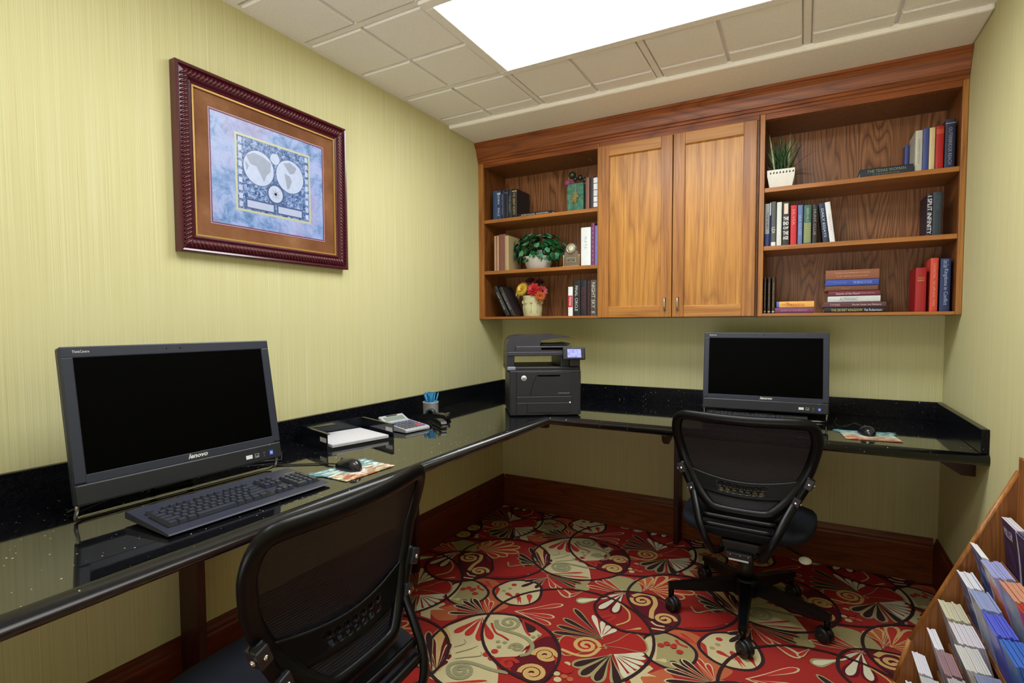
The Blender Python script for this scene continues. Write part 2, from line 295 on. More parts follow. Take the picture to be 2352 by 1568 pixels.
# carpet: one floor mesh, its woven pattern as flat layered patches repeated every .905 m
CARPET = json.loads('''[["F","C",[[0.503,-0.494],[0.582,-0.336],[0.611,-0.296],[0.694,-0.263],[0.79,-0.294],[0.88,-0.335],[0.865,-0.428],[0.879,-0.492],[0.787,-0.551],[0.843,-0.616],[0.862,-0.651],[0.896,-0.728],[0.849,-0.754],[0.766,-0.765],[0.663,-0.758],[0.637,-0.755],[0.599,-0.612],[0.542,-0.528]],0],["F","T",[[0.845,-0.789],[0.865,-0.754],[0.896,-0.737],[0.896,-0.778],[0.92,-0.821],[0.865,-0.85]],1],["F","M",[[0.911,-1.237],[0.957,-1.262],[0.992,-1.327],[1.019,-1.428],[1.01,-1.494],[0.943,-1.504],[0.879,-1.494],[0.855,-1.416],[0.896,-1.364],[0.874,-1.307]],1],["F","T",[[0.958,-0.669],[0.986,-0.629],[1.053,-0.618],[1.096,-0.645],[1.121,-0.672],[1.136,-0.727],[1.074,-0.753],[1.021,-0.751],[0.989,-0.719]],1],["L","C",0.009,[[0.958,-0.669],[0.995,-0.725],[1.024,-0.749],[1.073,-0.75]]],["F","O",[[0.41,-0.988],[0.456,-0.947],[0.529,-0.966],[0.543,-1.038],[0.627,-1.104],[0.663,-1.127],[0.613,-1.208],[0.556,-1.157],[0.526,-1.063],[0.467,-0.999]],1],["P","R",[[0.616,-1.206],[0.541,-1.107]],0.022,"C"],["P","R",[[0.616,-1.206],[0.578,-1.123]],0.022,"C"],["P","R",[[0.532,-1.02],[0.451,-1.0]],0.02,""],["P","R",[[0.532,-1.02],[0.455,-0.973]],0.02,""],["F","O",[[0.382,-1.306],[0.418,-1.259],[0.454,-1.226],[0.517,-1.306],[0.464,-1.353],[0.412,-1.336]],1],["F","C",[[0.337,-1.316],[0.396,-1.229],[0.413,-1.241],[0.385,-1.311],[0.424,-1.362],[0.374,-1.363]],0],["P","C",[[0.432,-1.279],[0.376,-1.289]],0.04,""],["F","T",[[0.362,-1.031],[0.405,-1.0],[0.472,-1.021],[0.526,-1.063],[0.536,-1.124],[0.515,-1.172],[0.477,-1.213],[0.412,-1.206],[0.364,-1.173],[0.338,-1.125],[0.34,-1.068]],1],["F","C",[[0.338,-1.125],[0.34,-1.068],[0.372,-1.059],[0.394,-1.11],[0.408,-1.201],[0.364,-1.173]],1],["P","C",[[0.401,-1.19],[0.445,-1.173]],0.03,""],["D","R",[0.405,-1.089],0.011],["D","R",[0.421,-1.064],0.011],["D","R",[0.45,-1.064],0.011],["D","R",[0.479,-1.096],0.011],["L","R",0.012,[[0.447,-1.026],[0.465,-1.049],[0.497,-1.055]]],["P","D",[[0.527,-1.214],[0.457,-1.167]],0.035,""],["P","D",[[0.527,-1.214],[0.491,-1.134]],0.035,""],["L","D",0.012,[[0.36,-1.028],[0.403,-0.997],[0.474,-1.02],[0.526,-1.063],[0.536,-1.124],[0.515,-1.172],[0.477,-1.213],[0.412,-1.206],[0.364,-1.173],[0.338,-1.125],[0.338,-1.065],[0.36,-1.028]]],["F","C",[[0.533,-0.98],[0.561,-0.915],[0.624,-0.881],[0.696,-0.884],[0.735,-0.942],[0.752,-1.015],[0.725,-1.079],[0.665,-1.105],[0.601,-1.097],[0.55,-1.057],[0.529,-1.014]],1],["D","R",[0.594,-0.943],0.013],["D","T",[0.594,-0.983],0.011],["D","T",[0.579,-1.015],0.011],["P","R",[[0.667,-1.053],[0.595,-1.025]],0.03,""],["P","R",[[0.691,-1.084],[0.643,-1.0]],0.03,""],["P","R",[[0.702,-1.077],[0.661,-1.027]],0.025,""],["P","R",[[0.737,-1.066],[0.696,-0.986]],0.036,""],["F","R",[[0.528,-0.999],[0.55,-1.003],[0.561,-1.028],[0.57,-1.077]],1],["P","D",[[0.696,-0.809],[0.632,-0.943]],0.03,"C"],["P","D",[[0.696,-0.809],[0.621,-0.891]],0.03,"C"],["P","D",[[0.696,-0.809],[0.696,-0.924]],0.03,"C"],["L","D",0.013,[[0.533,-0.98],[0.561,-0.915],[0.624,-0.881],[0.696,-0.884],[0.735,-0.942],[0.752,-1.015],[0.725,-1.079],[0.665,-1.105],[0.601,-1.097],[0.55,-1.057],[0.529,-1.014],[0.533,-0.98]]],["P","R",[[0.607,-1.25],[0.57,-1.399]],0.045,"C"],["P","R",[[0.607,-1.25],[0.623,-1.393]],0.045,"C"],["P","R",[[0.607,-1.25],[0.685,-1.398]],0.045,"C"],["P","R",[[0.607,-1.25],[0.723,-1.367]],0.045,"C"],["P","D",[[0.608,-1.223],[0.454,-1.226]],0.026,"C"],["P","D",[[0.608,-1.223],[0.464,-1.178]],0.026,"C"],["P","D",[[0.608,-1.223],[0.495,-1.139]],0.026,"C"],["P","D",[[0.608,-1.223],[0.466,-1.287]],0.026,"C"],["P","C",[[0.705,-1.145],[0.868,-0.995]],0.045,""],["P","R",[[0.717,-1.139],[0.861,-0.999]],0.034,""],["P","C",[[0.705,-1.145],[0.875,-1.105]],0.045,""],["P","R",[[0.717,-1.139],[0.868,-1.109]],0.034,""],["P","C",[[0.705,-1.145],[0.884,-1.163]],0.045,""],["P","R",[[0.717,-1.139],[0.878,-1.166]],0.034,""],["F","G",[[0.652,-1.627],[0.567,-1.567],[0.5,-1.442],[0.512,-1.389],[0.557,-1.411],[0.619,-1.488],[0.648,-1.548]],1],["P","M",[[0.647,-1.62],[0.57,-1.566]],0.028,"C"],["P","M",[[0.647,-1.62],[0.541,-1.525]],0.028,"C"],["P","M",[[0.647,-1.62],[0.515,-1.468]],0.028,"C"],["P","M",[[0.647,-1.62],[0.556,-1.429]],0.028,"C"],["P","M",[[0.647,-1.62],[0.597,-1.462]],0.028,"C"],["P","M",[[0.647,-1.62],[0.637,-1.519]],0.028,"C"],["P","M",[[0.647,-1.62],[0.646,-1.555]],0.028,"C"],["P","G",[[0.622,-1.587],[0.522,-1.407]],0.03,""],["P","D",[[0.641,-1.637],[0.476,-1.444]],0.034,"T"],["P","D",[[0.641,-1.637],[0.458,-1.538]],0.034,"T"],["P","D",[[0.641,-1.637],[0.479,-1.584]],0.034,"T"],["P","D",[[0.641,-1.637],[0.508,-1.619]],0.034,"T"],["P","D",[[0.641,-1.637],[0.538,-1.642]],0.034,"T"],["P","B",[[0.648,-1.634],[0.578,-1.703]],0.08,"T"],["P","B",[[1.123,-1.193],[1.249,-1.098]],0.125,"T"],["P","D",[[1.095,-1.154],[0.924,-1.006]],0.03,"T"],["P","D",[[1.095,-1.154],[0.914,-1.097]],0.03,"T"],["P","D",[[1.095,-1.154],[0.913,-1.157]],0.03,"T"],["P","D",[[1.095,-1.154],[0.914,-1.206]],0.03,"T"],["P","D",[[1.095,-1.154],[0.947,-1.248]],0.03,"T"],["P","W",[[1.093,-1.149],[1.01,-1.013]],0.03,""],["P","W",[[1.093,-1.149],[1.061,-1.036]],0.03,""],["P","W",[[1.093,-1.149],[1.095,-1.055]],0.03,""],["P","W",[[1.093,-1.149],[1.127,-1.067]],0.03,""],["P","B",[[1.128,-1.207],[0.967,-1.273]],0.125,"T"],["S","G",0.016,[[1.059,-1.228],[1.109,-1.212]],1.9,1],["L","G",0.014,[[0.985,-1.294],[1.042,-1.3],[1.081,-1.289],[1.103,-1.261],[1.111,-1.216]]],["P","W",[[1.17,-1.23],[1.27,-1.176]],0.03,""],["P","W",[[1.17,-1.23],[1.281,-1.2]],0.03,""],["P","W",[[1.17,-1.23],[1.285,-1.236]],0.03,""],["P","W",[[1.17,-1.23],[1.281,-1.271]],0.03,""],["P","W",[[1.17,-1.23],[1.269,-1.305]],0.03,""],["P","W",[[1.17,-1.23],[1.251,-1.342]],0.03,""],["P","D",[[1.16,-1.241],[1.064,-1.361]],0.04,"T"],["P","D",[[1.16,-1.241],[1.106,-1.398]],0.04,"T"],["P","D",[[1.16,-1.241],[1.162,-1.403]],0.04,"T"],["P","D",[[1.16,-1.241],[1.237,-1.388]],0.04,"T"],["P","W",[[1.005,-0.864],[0.911,-0.94]],0.04,"T"],["P","C",[[0.719,-0.822],[0.871,-0.929]],0.05,""],["P","R",[[0.719,-0.822],[0.863,-0.926]],0.038,""],["F","M",[[1.092,-0.757],[1.191,-0.734],[1.306,-0.819],[1.335,-0.869],[1.33,-0.934],[1.3,-0.997],[1.266,-1.027],[1.19,-0.922],[1.119,-0.838]],1],["P","W",[[1.069,-0.784],[1.016,-0.956]],0.04,"M"],["P","W",[[1.069,-0.784],[1.082,-0.954]],0.04,"M"],["P","W",[[1.08,-0.763],[1.001,-0.873]],0.012,""],["P","W",[[1.08,-0.763],[1.016,-0.835]],0.012,""],["L","G",0.008,[[1.073,-0.863],[1.131,-0.914],[1.153,-0.968],[1.147,-1.002],[1.119,-1.042]]],["L","R",0.016,[[1.048,-1.018],[1.081,-0.981],[1.094,-0.993],[1.081,-1.032]]],["P","G",[[1.162,-1.06],[1.215,-1.014]],0.018,""],["S","G",0.017,[[1.159,-0.802],[1.114,-0.797]],1.6,1],["L","G",0.02,[[1.113,-0.783],[1.143,-0.744],[1.189,-0.742],[1.219,-0.798],[1.22,-0.866],[1.232,-0.925]]],["S","G",0.017,[[1.282,-0.904],[1.326,-0.899]],1.6,1],["L","C",0.009,[[1.237,-0.947],[1.262,-0.964],[1.294,-0.959]]],["L","C",0.009,[[1.247,-0.997],[1.303,-0.984]]],["S","S",0.016,[[0.728,-1.232],[0.675,-1.239]],1.8,1],["L","S",0.016,[[0.67,-1.242],[0.703,-1.285],[0.752,-1.288],[0.806,-1.288],[0.853,-1.302],[0.884,-1.333],[0.89,-1.377],[0.867,-1.404]]],["S","S",0.014,[[0.834,-1.366],[0.812,-1.383]],1.5,-1],["L","R",0.009,[[0.665,-1.269],[0.711,-1.317],[0.747,-1.326],[0.784,-1.339]]],["P","D",[[0.744,-1.183],[0.843,-1.245]],0.05,""],["L","R",0.009,[[0.77,-1.194],[0.813,-1.25],[0.844,-1.273]]],["S","G",0.018,[[0.95,-1.355],[0.909,-1.377]],2,-1],["S","G",0.018,[[0.952,-1.469],[0.908,-1.488]],2,-1],["P","M",[[0.862,-1.382],[0.87,-1.336]],0.015,""],["S","R",0.018,[[0.852,-1.467],[0.88,-1.446]],1.2,1],["D","R",[0.754,-1.456],0.014],["D","R",[0.772,-1.426],0.014],["D","R",[0.782,-1.466],0.014],["D","S",[0.753,-1.367],0.009],["D","S",[0.778,-1.359],0.009],["D","S",[0.772,-1.394],0.009],["D","S",[0.859,-1.276],0.009],["D","S",[0.875,-1.256],0.009],["S","S",0.016,[[0.724,-1.578],[0.684,-1.6]],2,1],["L","S",0.016,[[0.682,-1.601],[0.672,-1.569],[0.701,-1.534],[0.757,-1.523],[0.819,-1.522],[0.876,-1.51]]],["L","S",0.004,[[0.623,-1.475],[0.643,-1.448],[0.645,-1.431],[0.629,-1.418]]],["L","S",0.004,[[0.649,-1.503],[0.683,-1.458],[0.698,-1.429]]],["L","S",0.004,[[0.667,-1.533],[0.698,-1.506],[0.739,-1.474],[0.73,-1.454]]],["D","C",[1.039,-1.365],0.013],["D","C",[1.026,-1.401],0.013],["D","C",[1.028,-1.432],0.012],["D","C",[1.043,-1.459],0.014],["P","R",[[0.683,-0.774],[0.879,-0.712]],0.018,"C"],["P","R",[[0.683,-0.774],[0.834,-0.675]],0.018,"C"],["P","D",[[0.699,-0.783],[0.869,-0.784]],0.022,"T"],["P","D",[[0.699,-0.783],[0.859,-0.834]],0.022,"T"],["P","R",[[0.693,-0.787],[0.772,-0.885]],0.03,"C"],["P","R",[[1.084,-0.786],[0.904,-0.79]],0.03,"C"],["P","R",[[1.084,-0.786],[0.923,-0.73]],0.03,"C"],["P","R",[[1.084,-0.786],[0.947,-0.692]],0.03,"C"],["P","R",[[1.144,-0.707],[1.131,-0.576]],0.032,"C"],["P","R",[[1.144,-0.707],[1.159,-0.544]],0.032,"C"],["P","R",[[1.144,-0.707],[1.208,-0.526]],0.032,"C"],["P","R",[[1.144,-0.707],[1.229,-0.573]],0.032,"C"],["P","R",[[0.267,-0.687],[0.288,-0.529]],0.045,"G"],["P","R",[[0.267,-0.687],[0.359,-0.526]],0.045,"G"],["P","R",[[0.267,-0.687],[0.419,-0.561]],0.045,"G"],["P","R",[[0.267,-0.687],[0.444,-0.624]],0.045,"G"],["P","R",[[0.267,-0.687],[0.413,-0.692]],0.045,"G"],["P","R",[[0.267,-0.687],[0.377,-0.732]],0.045,"G"],["P","O",[[0.242,-0.678],[0.23,-0.572]],0.04,"G"],["P","O",[[0.242,-0.678],[0.193,-0.615]],0.04,"G"],["F","B",[[0.461,-0.912],[0.457,-0.861],[0.496,-0.803],[0.555,-0.753],[0.601,-0.728],[0.622,-0.762],[0.595,-0.831],[0.542,-0.885],[0.472,-0.923]],1],["L","T",0.008,[[0.454,-0.75],[0.485,-0.79],[0.527,-0.749],[0.583,-0.709]]],["P","R",[[0.905,-0.842],[0.866,-0.917]],0.02,"C"],["P","B",[[0.977,-1.345],[1.044,-1.404]],0.05,""],["P","B",[[0.977,-1.345],[1.069,-1.409]],0.05,""],["D","O",[1.057,-1.434],0.012],["D","O",[1.081,-1.438],0.012],["D","R",[1.31,-1.092],0.013],["D","R",[1.328,-1.072],0.013],["D","R",[1.354,-1.079],0.013],["D","R",[1.381,-1.101],0.013],["C","D",0.012,[0.958,-1.177],0.337],["C","D",0.012,[0.761,-1.423],0.252],["C","D",0.012,[1.314,-0.712],0.236],["L","D",0.012,[[0.991,-0.864],[0.989,-0.936],[1.022,-1.0],[1.068,-1.039],[1.139,-1.067],[1.198,-1.061],[1.262,-1.035],[1.3,-0.997],[1.333,-0.932],[1.335,-0.869],[1.306,-0.819],[1.262,-0.76],[1.191,-0.734],[1.09,-0.75],[1.02,-0.795],[0.991,-0.864]]]]''')
def smooth_pts(p, closed, k=4):
    n = len(p); o = []
    rng = range(n if closed else n-1)
    for i in rng:
        g = (lambda j: p[j % n]) if closed else (lambda j: p[max(0, min(n-1, j))])
        a, b, c, d = g(i-1), g(i), g(i+1), g(i+2)
        for s in range(k):
            t = s/k
            o.append(tuple(.5*((2*b[q])+(-a[q]+c[q])*t+(2*a[q]-5*b[q]+4*c[q]-d[q])*t*t+(-a[q]+3*b[q]-3*c[q]+d[q])*t**3) for q in (0, 1)))
    if not closed: o.append(tuple(p[-1]))
    return o
def clip(poly, x0, x1, y0, y1):
    for ax, lim, sg in ((0, x0, 1), (0, x1, -1), (1, y0, 1), (1, y1, -1)):
        out = []
        for i in range(len(poly)):
            a, b = poly[i-1], poly[i]; ia = sg*(a[ax]-lim) >= 0; ib = sg*(b[ax]-lim) >= 0
            if ia != ib:
                t = (lim-a[ax])/(b[ax]-a[ax]); out.append((a[0]+(b[0]-a[0])*t, a[1]+(b[1]-a[1])*t))
            if ib: out.append(b)
        poly = out
        if len(poly) < 3: return []
    return poly
CK = list(CARP)
floor_mb = MB(); floor_mb.box(0, W, -D, 0, -.05, -.0022, CK.index('bg'))
layers = []
def strip(p, w):
    p = [Vector(a) for a in p]; p = [a for i, a in enumerate(p) if i == 0 or (a-p[i-1]).length > 1e-5]; n = len(p); closed = (p[0]-p[-1]).length < 1e-4; L = []
    for i in range(n):
        a = p[i-1] if i else (p[-2] if closed else p[0]); b = p[i+1] if i < n-1 else (p[1] if closed else p[-1]); d = (b-a).normalized(); m_ = Vector((-d.y, d.x))*w/2; L.append((p[i]+m_, p[i]-m_))
    return [[tuple(L[i][0]), tuple(L[i][1]), tuple(L[i+1][1]), tuple(L[i+1][0])] for i in range(n-1)]
def petal_poly(b, t, w):
    b, t = Vector(b), Vector(t); w = w*(.76 if w < .05 else 1); L = (t-b).length; d = (t-b)/L; n_ = Vector((-d.y, d.x)); w = min(w, L*.9)
    prof = [(0, .04), (.2, .10), (.4, .2), (.6, .36), (.75, .47), (.85, .48), (.93, .38), (.98, .2), (1, 0)]
    return [tuple(b+d*L*s+n_*w*v) for s, v in prof]+[tuple(b+d*L*s-n_*w*v) for s, v in prof[-2::-1]]
for it in CARPET:
    k = it[0]
    if k == 'F': layers.append((it[1], [smooth_pts(it[2], True) if it[3] else [tuple(a) for a in it[2]]]))
    elif k == 'L': layers.append((it[1], strip(smooth_pts(it[3], False), it[2])))
    elif k == 'P':
        if it[4]:
            b, t = Vector(it[2][0]), Vector(it[2][1]); e = (t-b).normalized()*.007
            layers.append((it[4], [petal_poly(b-e, t+e, it[3]+.013)]))
        layers.append((it[1], [petal_poly(it[2][0], it[2][1], it[3])]))
    elif k == 'D': layers.append((it[1], [[(it[2][0]+it[3]*math.cos(a*PI/5), it[2][1]+it[3]*math.sin(a*PI/5)) for a in range(10)]]))
    elif k == 'S':
        c, r_ = Vector(it[3][0]), Vector(it[3][1])-Vector(it[3][0]); n_ = 34; p = []
        for i in range(n_+1):
            f_ = i/n_; a = it[5]*f_*it[4]*2*PI; rr = max(it[2]*.55, r_.length*(1-f_*.93)); an = math.atan2(r_.y, r_.x)+a
            p.append((c.x+rr*math.cos(an), c.y+rr*math.sin(an)))
        layers.append((it[1], strip(p, it[2])))
    elif k == 'C': layers.append((it[1], strip([(it[3][0]+it[4]*math.cos(2*PI*a/56), it[3][1]+it[4]*math.sin(2*PI*a/56)) for a in range(57)], it[2])))
zz = -.00795+.0058
for col, polys in layers:
    zz += .000013
    for i in range(-3, 4):
        for j in range(-6, 4):
            for p in polys:
                q = clip([(a+i*.905, b+j*.905) for a, b in p], .0, W, -D, 0)
                if q: floor_mb.add([(a, b, zz+.0000028*((i % 2)+2*(j % 2))) for a, b in q], [list(range(len(q)))], CK.index(col))
struct('floor', floor_mb, [M['c'+k] for k in CK])
# ceiling: 2 ft tiles scored once each way, in an exposed grid
cm = MB(); cm.box(0, W, -D, 0, CEIL+.012, CEIL+.1, 0)
gx = [-.005, .29, .585, .88, 1.175, 1.465, 1.755, 2.045, W+.005]; gy = [0]+[-.105-.295*i for i in range(1, 15)]+[-D]
gy = [0, -.40, -.695, -.99, -1.285, -1.58, -1.875, -2.17, -2.465, -2.76, -3.055, -3.35, -3.645, -3.94, -D]
TX = {.585, 1.175, 1.755}; TY = {-.40, -.99, -1.58, -2.17, -2.76, -3.35, -3.94}
LIGHTS = [(.585, 1.755, -1.58, -.99), (.585, 1.755, -2.76, -2.17)]
def in_light(x, y): return any(a < x < b and c < y < d for a, b, c, d in LIGHTS)
for i in range(len(gx)-1):
    for j in range(len(gy)-1):
        x0, x1, y1, y0 = gx[i], gx[i+1], gy[j], gy[j+1]
        if in_light((x0+x1)/2, (y0+y1)/2): continue
        ex0 = .018 if gx[i] in TX or i == 0 else .007; ex1 = .018 if gx[i+1] in TX or i == len(gx)-2 else .007
        ey1 = .018 if gy[j] in TY else .007; ey0 = .018 if gy[j+1] in TY else .007
        a0, a1, b0, b1 = max(0, x0)+ex0, min(W, x1)-ex1, y0+ey0, y1-ey1; c_ = .006; z_ = CEIL-.004; zt = CEIL+.012
        cm.add([(a0, b0, zt), (a1, b0, zt), (a1, b1, zt), (a0, b1, zt), (a0, b0, z_+.004), (a1, b0, z_+.004), (a1, b1, z_+.004), (a0, b1, z_+.004), (a0+c_, b0+c_, z_), (a1-c_, b0+c_, z_), (a1-c_, b1-c_, z_), (a0+c_, b1-c_, z_)],
               [(0, 1, 5, 4), (1, 2, 6, 5), (2, 3, 7, 6), (3, 0, 4, 7), (4, 5, 9, 8), (5, 6, 10, 9), (6, 7, 11, 10), (7, 4, 8, 11), (8, 9, 10, 11)], 0)
for x in (.585, 1.175, 1.755):
    for a, b in ((-.99, -.40), (-2.17, -1.58), (-D, -2.76)) if x != -1 else (): cm.box(x-.012, x+.012, a, b, CEIL, CEIL+.012, 1)
for y in (-.40, -.99, -1.58, -2.17, -2.76, -3.35, -3.94): cm.box(0, W, y-.012, y+.012, CEIL, CEIL+.0121, 1)
cm.box(0, .022, -D, -.6, CEIL-.002, CEIL+.01, 1); cm.box(W-.022, W, -D, -.6, CEIL-.002, CEIL+.01, 1)
struct('ceiling', cm, [M['ceil'], M['ceil_grid']])
s_ = MB(); s_.box(.0, W, -.60, 0, 2.3147, CEIL+.01, 0, .009)
struct('trim_1', s_, M['soffit'])
for k, (a, b, c, d) in enumerate(LIGHTS):
    t = thing('ceiling_light', ['large lit rectangular ceiling panel light over the desks', 'second lit ceiling panel light behind the one above the desks'][k], 'light', ((a+b)/2, (c+d)/2, CEIL-.012))
    hx, hy = (b-a)/2+.010, (d-c)/2+.010; fr = MB(); w_ = .040
    for (p0, p1, q0, q1) in ((-hx, hx, hy-w_, hy), (-hx, hx, -hy, -hy+w_), (-hx, -hx+w_, -hy+w_, hy-w_), (hx-w_, hx, -hy+w_, hy-w_)): fr.box(p0, p1, q0, q1, 0, .022, 0, .003)
    obj('light_frame', fr, M['ceil_grid'], t)
    obj('diffuser', MB().box(-hx+w_, hx-w_, -hy+w_, hy-w_, .004, .010), M['lamp' if k == 0 else 'lamp2'], t)
# baseboards
def bb_prof(): return [(0, 0), (.016, 0), (.016, .17), (.013, .178), (.013, .188), (.009, .198), (.006, .214), (0, .214)]
b = MB(); b.prism([(-a, z) for a, z in bb_prof()], .017, W-.017, 'x'); struct('baseboard_back', b, M['oak_base'])
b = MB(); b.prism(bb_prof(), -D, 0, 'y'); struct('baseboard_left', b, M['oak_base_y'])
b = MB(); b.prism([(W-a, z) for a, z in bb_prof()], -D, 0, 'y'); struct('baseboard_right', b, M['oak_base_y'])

# ------------------------------------------------------------------ worktop
ctop = thing('worktop', 'long L-shaped polished black granite worktop with rounded front edge running along both walls', 'counter', (0, 0, 0))
bm = bmesh.new()
pl = [(0.001, -.001), (0.001, -3.7), (.679, -3.7), (.679, -.735), (W-.001, -.735), (W-.001, -.001)]
lo = [bm.verts.new((x, y, .728)) for x, y in pl]; hi = [bm.verts.new((x, y, CT)) for x, y in pl]
bm.faces.new(lo); bm.faces.new(hi[::-1])
for i in range(6): bm.faces.new((lo[i], lo[(i+1) % 6], hi[(i+1) % 6], hi[i])[::-1])
bmesh.ops.recalc_face_normals(bm, faces=bm.faces[:])
def on(e, f): return all(f(v.co) for v in e.verts)
ed = [e for e in bm.edges if (on(e, lambda c: abs(c.x-.679) < 1e-4) or on(e, lambda c: abs(c.y+.735) < 1e-4)) and abs(e.verts[0].co.z-e.verts[1].co.z) < 1e-4]
bmesh.ops.bevel(bm, geom=ed, offset=.0195, segments=7, profile=.5, affect='EDGES')
mb = MB(); mb.bmadd(bm, 0, None, False); o = obj('slab', mb, [M['granite'], M['granite_edge']], ctop)
for p in o.data.polygons:
    if len(p.vertices) == 4 and p.area < .08 and abs(p.normal.z) < .999 and (p.normal.x > .02 or p.normal.y < -.02): p.use_smooth = True; p.material_index = 1 if p.normal.z > -.5 else 0
obj('backsplash', MB().box(.001, .021, -3.7, -.021, CT, .8548, 0, .002), M['splash'], ctop)
obj('backsplash', MB().box(.001, W-.001, -.021, -.001, CT, .8548, 0, .002), M['splash'], ctop)
obj('backsplash', MB().box(W-.023, W-.001, -.72, -.021, CT, .8548, 0, .002), M['splash'], ctop)
# brackets
def bracket(name, label, T, arm=.42, leg=True, th=.026):
    t = thing(name, label, 'bracket', T.translation, T.to_euler().z, 'wooden worktop brackets' if leg else None)
    # local: wall at x=0, reaching out +x, thickness along y
    if leg: obj('upright', MB().box(.018, .12, -th/2, th/2, 0, .60, 0, .002), M['cherry'], t)
    pr = [(.002, .727), (arm, .727), (arm+.002, .66), (arm-.012, .632), (arm-.05, .612), (arm-.09, .622), (.20, .655), (.12, .60), (.002, .60)]
    obj('arm', MB().prism(pr, -th/2, th/2, 'y'), M['cherry'], t)
    return t
bracket('worktop_bracket', 'dark wooden upright bracket under the worktop below the large left monitor', T_(0, -2.13, 0))
bracket('worktop_bracket', 'dark wooden upright bracket on the left wall near the room corner', T_(0, -1.06, 0))
bracket('worktop_bracket', 'dark wooden upright bracket on the back wall behind the far chair', T_(1.165, 0, 0) @ Rz(-PI/2))
def corbel(label, T, L, z0=.655):
    t = thing('corbel', label, 'bracket', T.translation, T.to_euler().z)
    obj('corbel_block', MB().prism([(.002, .727), (L, .727), (L, .705), (L*.35, z0), (.002, z0)], -.013, .013, 'y', 0), M['cherry'], t)
corbel('small wooden corbel under the inner corner of the black worktop', T_(0, -.69, 0), .655, .69)
corbel('small wooden corbel under the right end of the black worktop', T_(W, -.56, 0) @ Rz(PI), .12)

# ------------------------------------------------------------------ wall cabinets
YF = -.2857; ZB = 1.254; ZT = 2.2
SH = {'l': (.036, .766, (1.268, 1.548, 1.858)), 'r': (1.590, 2.308, (1.268, 1.586, 1.858))}
def bookcase(label, x0, x1, xi0, xi1, zs):
    t = thing('wall_bookcase', label, 'bookcase', (0, 0, 0))
    obj('side_panel', MB().box(x0+.002, xi0, YF+.0142, -.002, ZB, ZT), M['oak_side'], t)
    obj('side_panel', MB().box(xi1, x1-.002, YF+.0142, -.002, ZB, ZT), M['oak_side'], t)
    obj('back_panel', MB().box(xi0, xi1, -.012, -.004, ZB+.014, 2.172), M['oak_back'], t)
    obj('top_panel', MB().box(xi0, xi1, YF+.02, -.004, 2.172, ZT), M['oak_side'], t)
    obj('face_stile', MB().box(x0+.001, xi0, YF-.004, YF+.014, ZB, ZT, 0, .002), M['oak_stile'], t)
    obj('face_stile', MB().box(xi1, x1-.001, YF-.004, YF+.014, ZB, ZT, 0, .002), M['oak_stile'], t)
    obj('face_rail', MB().box(xi0, xi1, YF-.004, YF+.014, 2.172, ZT, 0, .002), M['oak_rail'], t)
    for i, z in enumerate(zs):
        obj('shelf', MB().box(xi0, xi1, YF+(-.003 if i == 0 else .001), -.013, z-(.014 if i == 0 else .021), z, 0, .002), M['oak_shelf'], t)
    return t
bookcase('left open oak bookcase of the wall cabinets, three shelves with ivy and vases', 0, .776, *SH['l'])
bookcase('right open oak bookcase of the wall cabinets, three wide shelves by the right wall', 1.5665, W, *SH['r'])
t = thing('wall_cupboard', 'closed two-door oak wall cupboard between the two open bookcases', 'cupboard', (0, 0, 0))
bx = MB(); bx.box(.778, 1.5645, YF+.004, -.002, ZB, ZB+.018); bx.box(.778, 1.5645, YF+.004, -.002, ZT-.018, ZT); bx.box(.778, .796, YF+.004, -.002, ZB+.018, ZT-.018); bx.box(1.5465, 1.5645, YF+.004, -.002, ZB+.018, ZT-.018); bx.box(.796, 1.5465, -.01, -.004, ZB+.018, ZT-.018)
obj('carcass', bx, M['oak_side'], t)
obj('face_rail', MB().box(.778, 1.5645, YF-.004, YF+.004, 2.176, ZT), M['oak_rail'], t)
for (a, b, hx) in ((.780, 1.1695, 1.138), (1.1735, 1.556, 1.202)):
    d = MB(); y0, y1 = YF-.024, YF-.003; z0, z1 = ZB+.002, 2.174; s = .057
    d.box(a, a+s, y0, y1, z0, z1, 0, .002); d.box(b-s, b, y0, y1, z0, z1, 0, .002)
    dd = obj('door', d, M['oak_stile'], t)
    for (w0, w1) in ((z1-s, z1), (z0, z0+s)): obj('door_rail', MB().box(a+s, b-s, y0, y1, w0, w1, 0, .002), M['oak_rail_door'], dd)
    p = MB(); p.box(a+s-.004, b-s+.004, y0+.012, y1-.002, z0+s-.004, z1-s+.004)
    for (q0, q1, w0, w1) in ((a+s, b-s, z1-s-.006, z1-s), (a+s, b-s, z0+s, z0+s+.006)): p.prism([(y0+.002, w1 if w1 > 1.9 else w0), (y0+.013, w0 if w1 > 1.9 else w1), (y0+.013, w1 if w1 > 1.9 else w0)], q0, q1, 'x')
    obj('door_panel', p, M['oak_door'], dd)
    h = MB(); h.tube([(hx, y0, 1.353), (hx, y0-.012, 1.353), (hx, y0-.017, 1.348), (hx, y0-.017, 1.296), (hx, y0-.012, 1.291), (hx, y0, 1.291)], .0042, 0, 8, up=(1, 0, 0)); obj('handle', h, M['steel'], dd)
cr = MB(); cr.prism([(YF+.01, 2.2), (YF-.006, 2.2), (YF-.006, 2.213), (YF-.012, 2.216), (YF-.012, 2.228), (YF-.018, 2.232), (YF-.021, 2.243), (YF-.026, 2.262), (YF-.034, 2.280), (YF-.044, 2.293), (YF-.044, 2.298), (YF-.05, 2.302), (YF-.05, 2.3142), (YF+.01, 2.3142)], .002, W-.002, 'x')
tag(obj('crown_moulding', cr, M['oak_rail']), 'long oak crown moulding along the top of the wall cabinets', 'moulding')

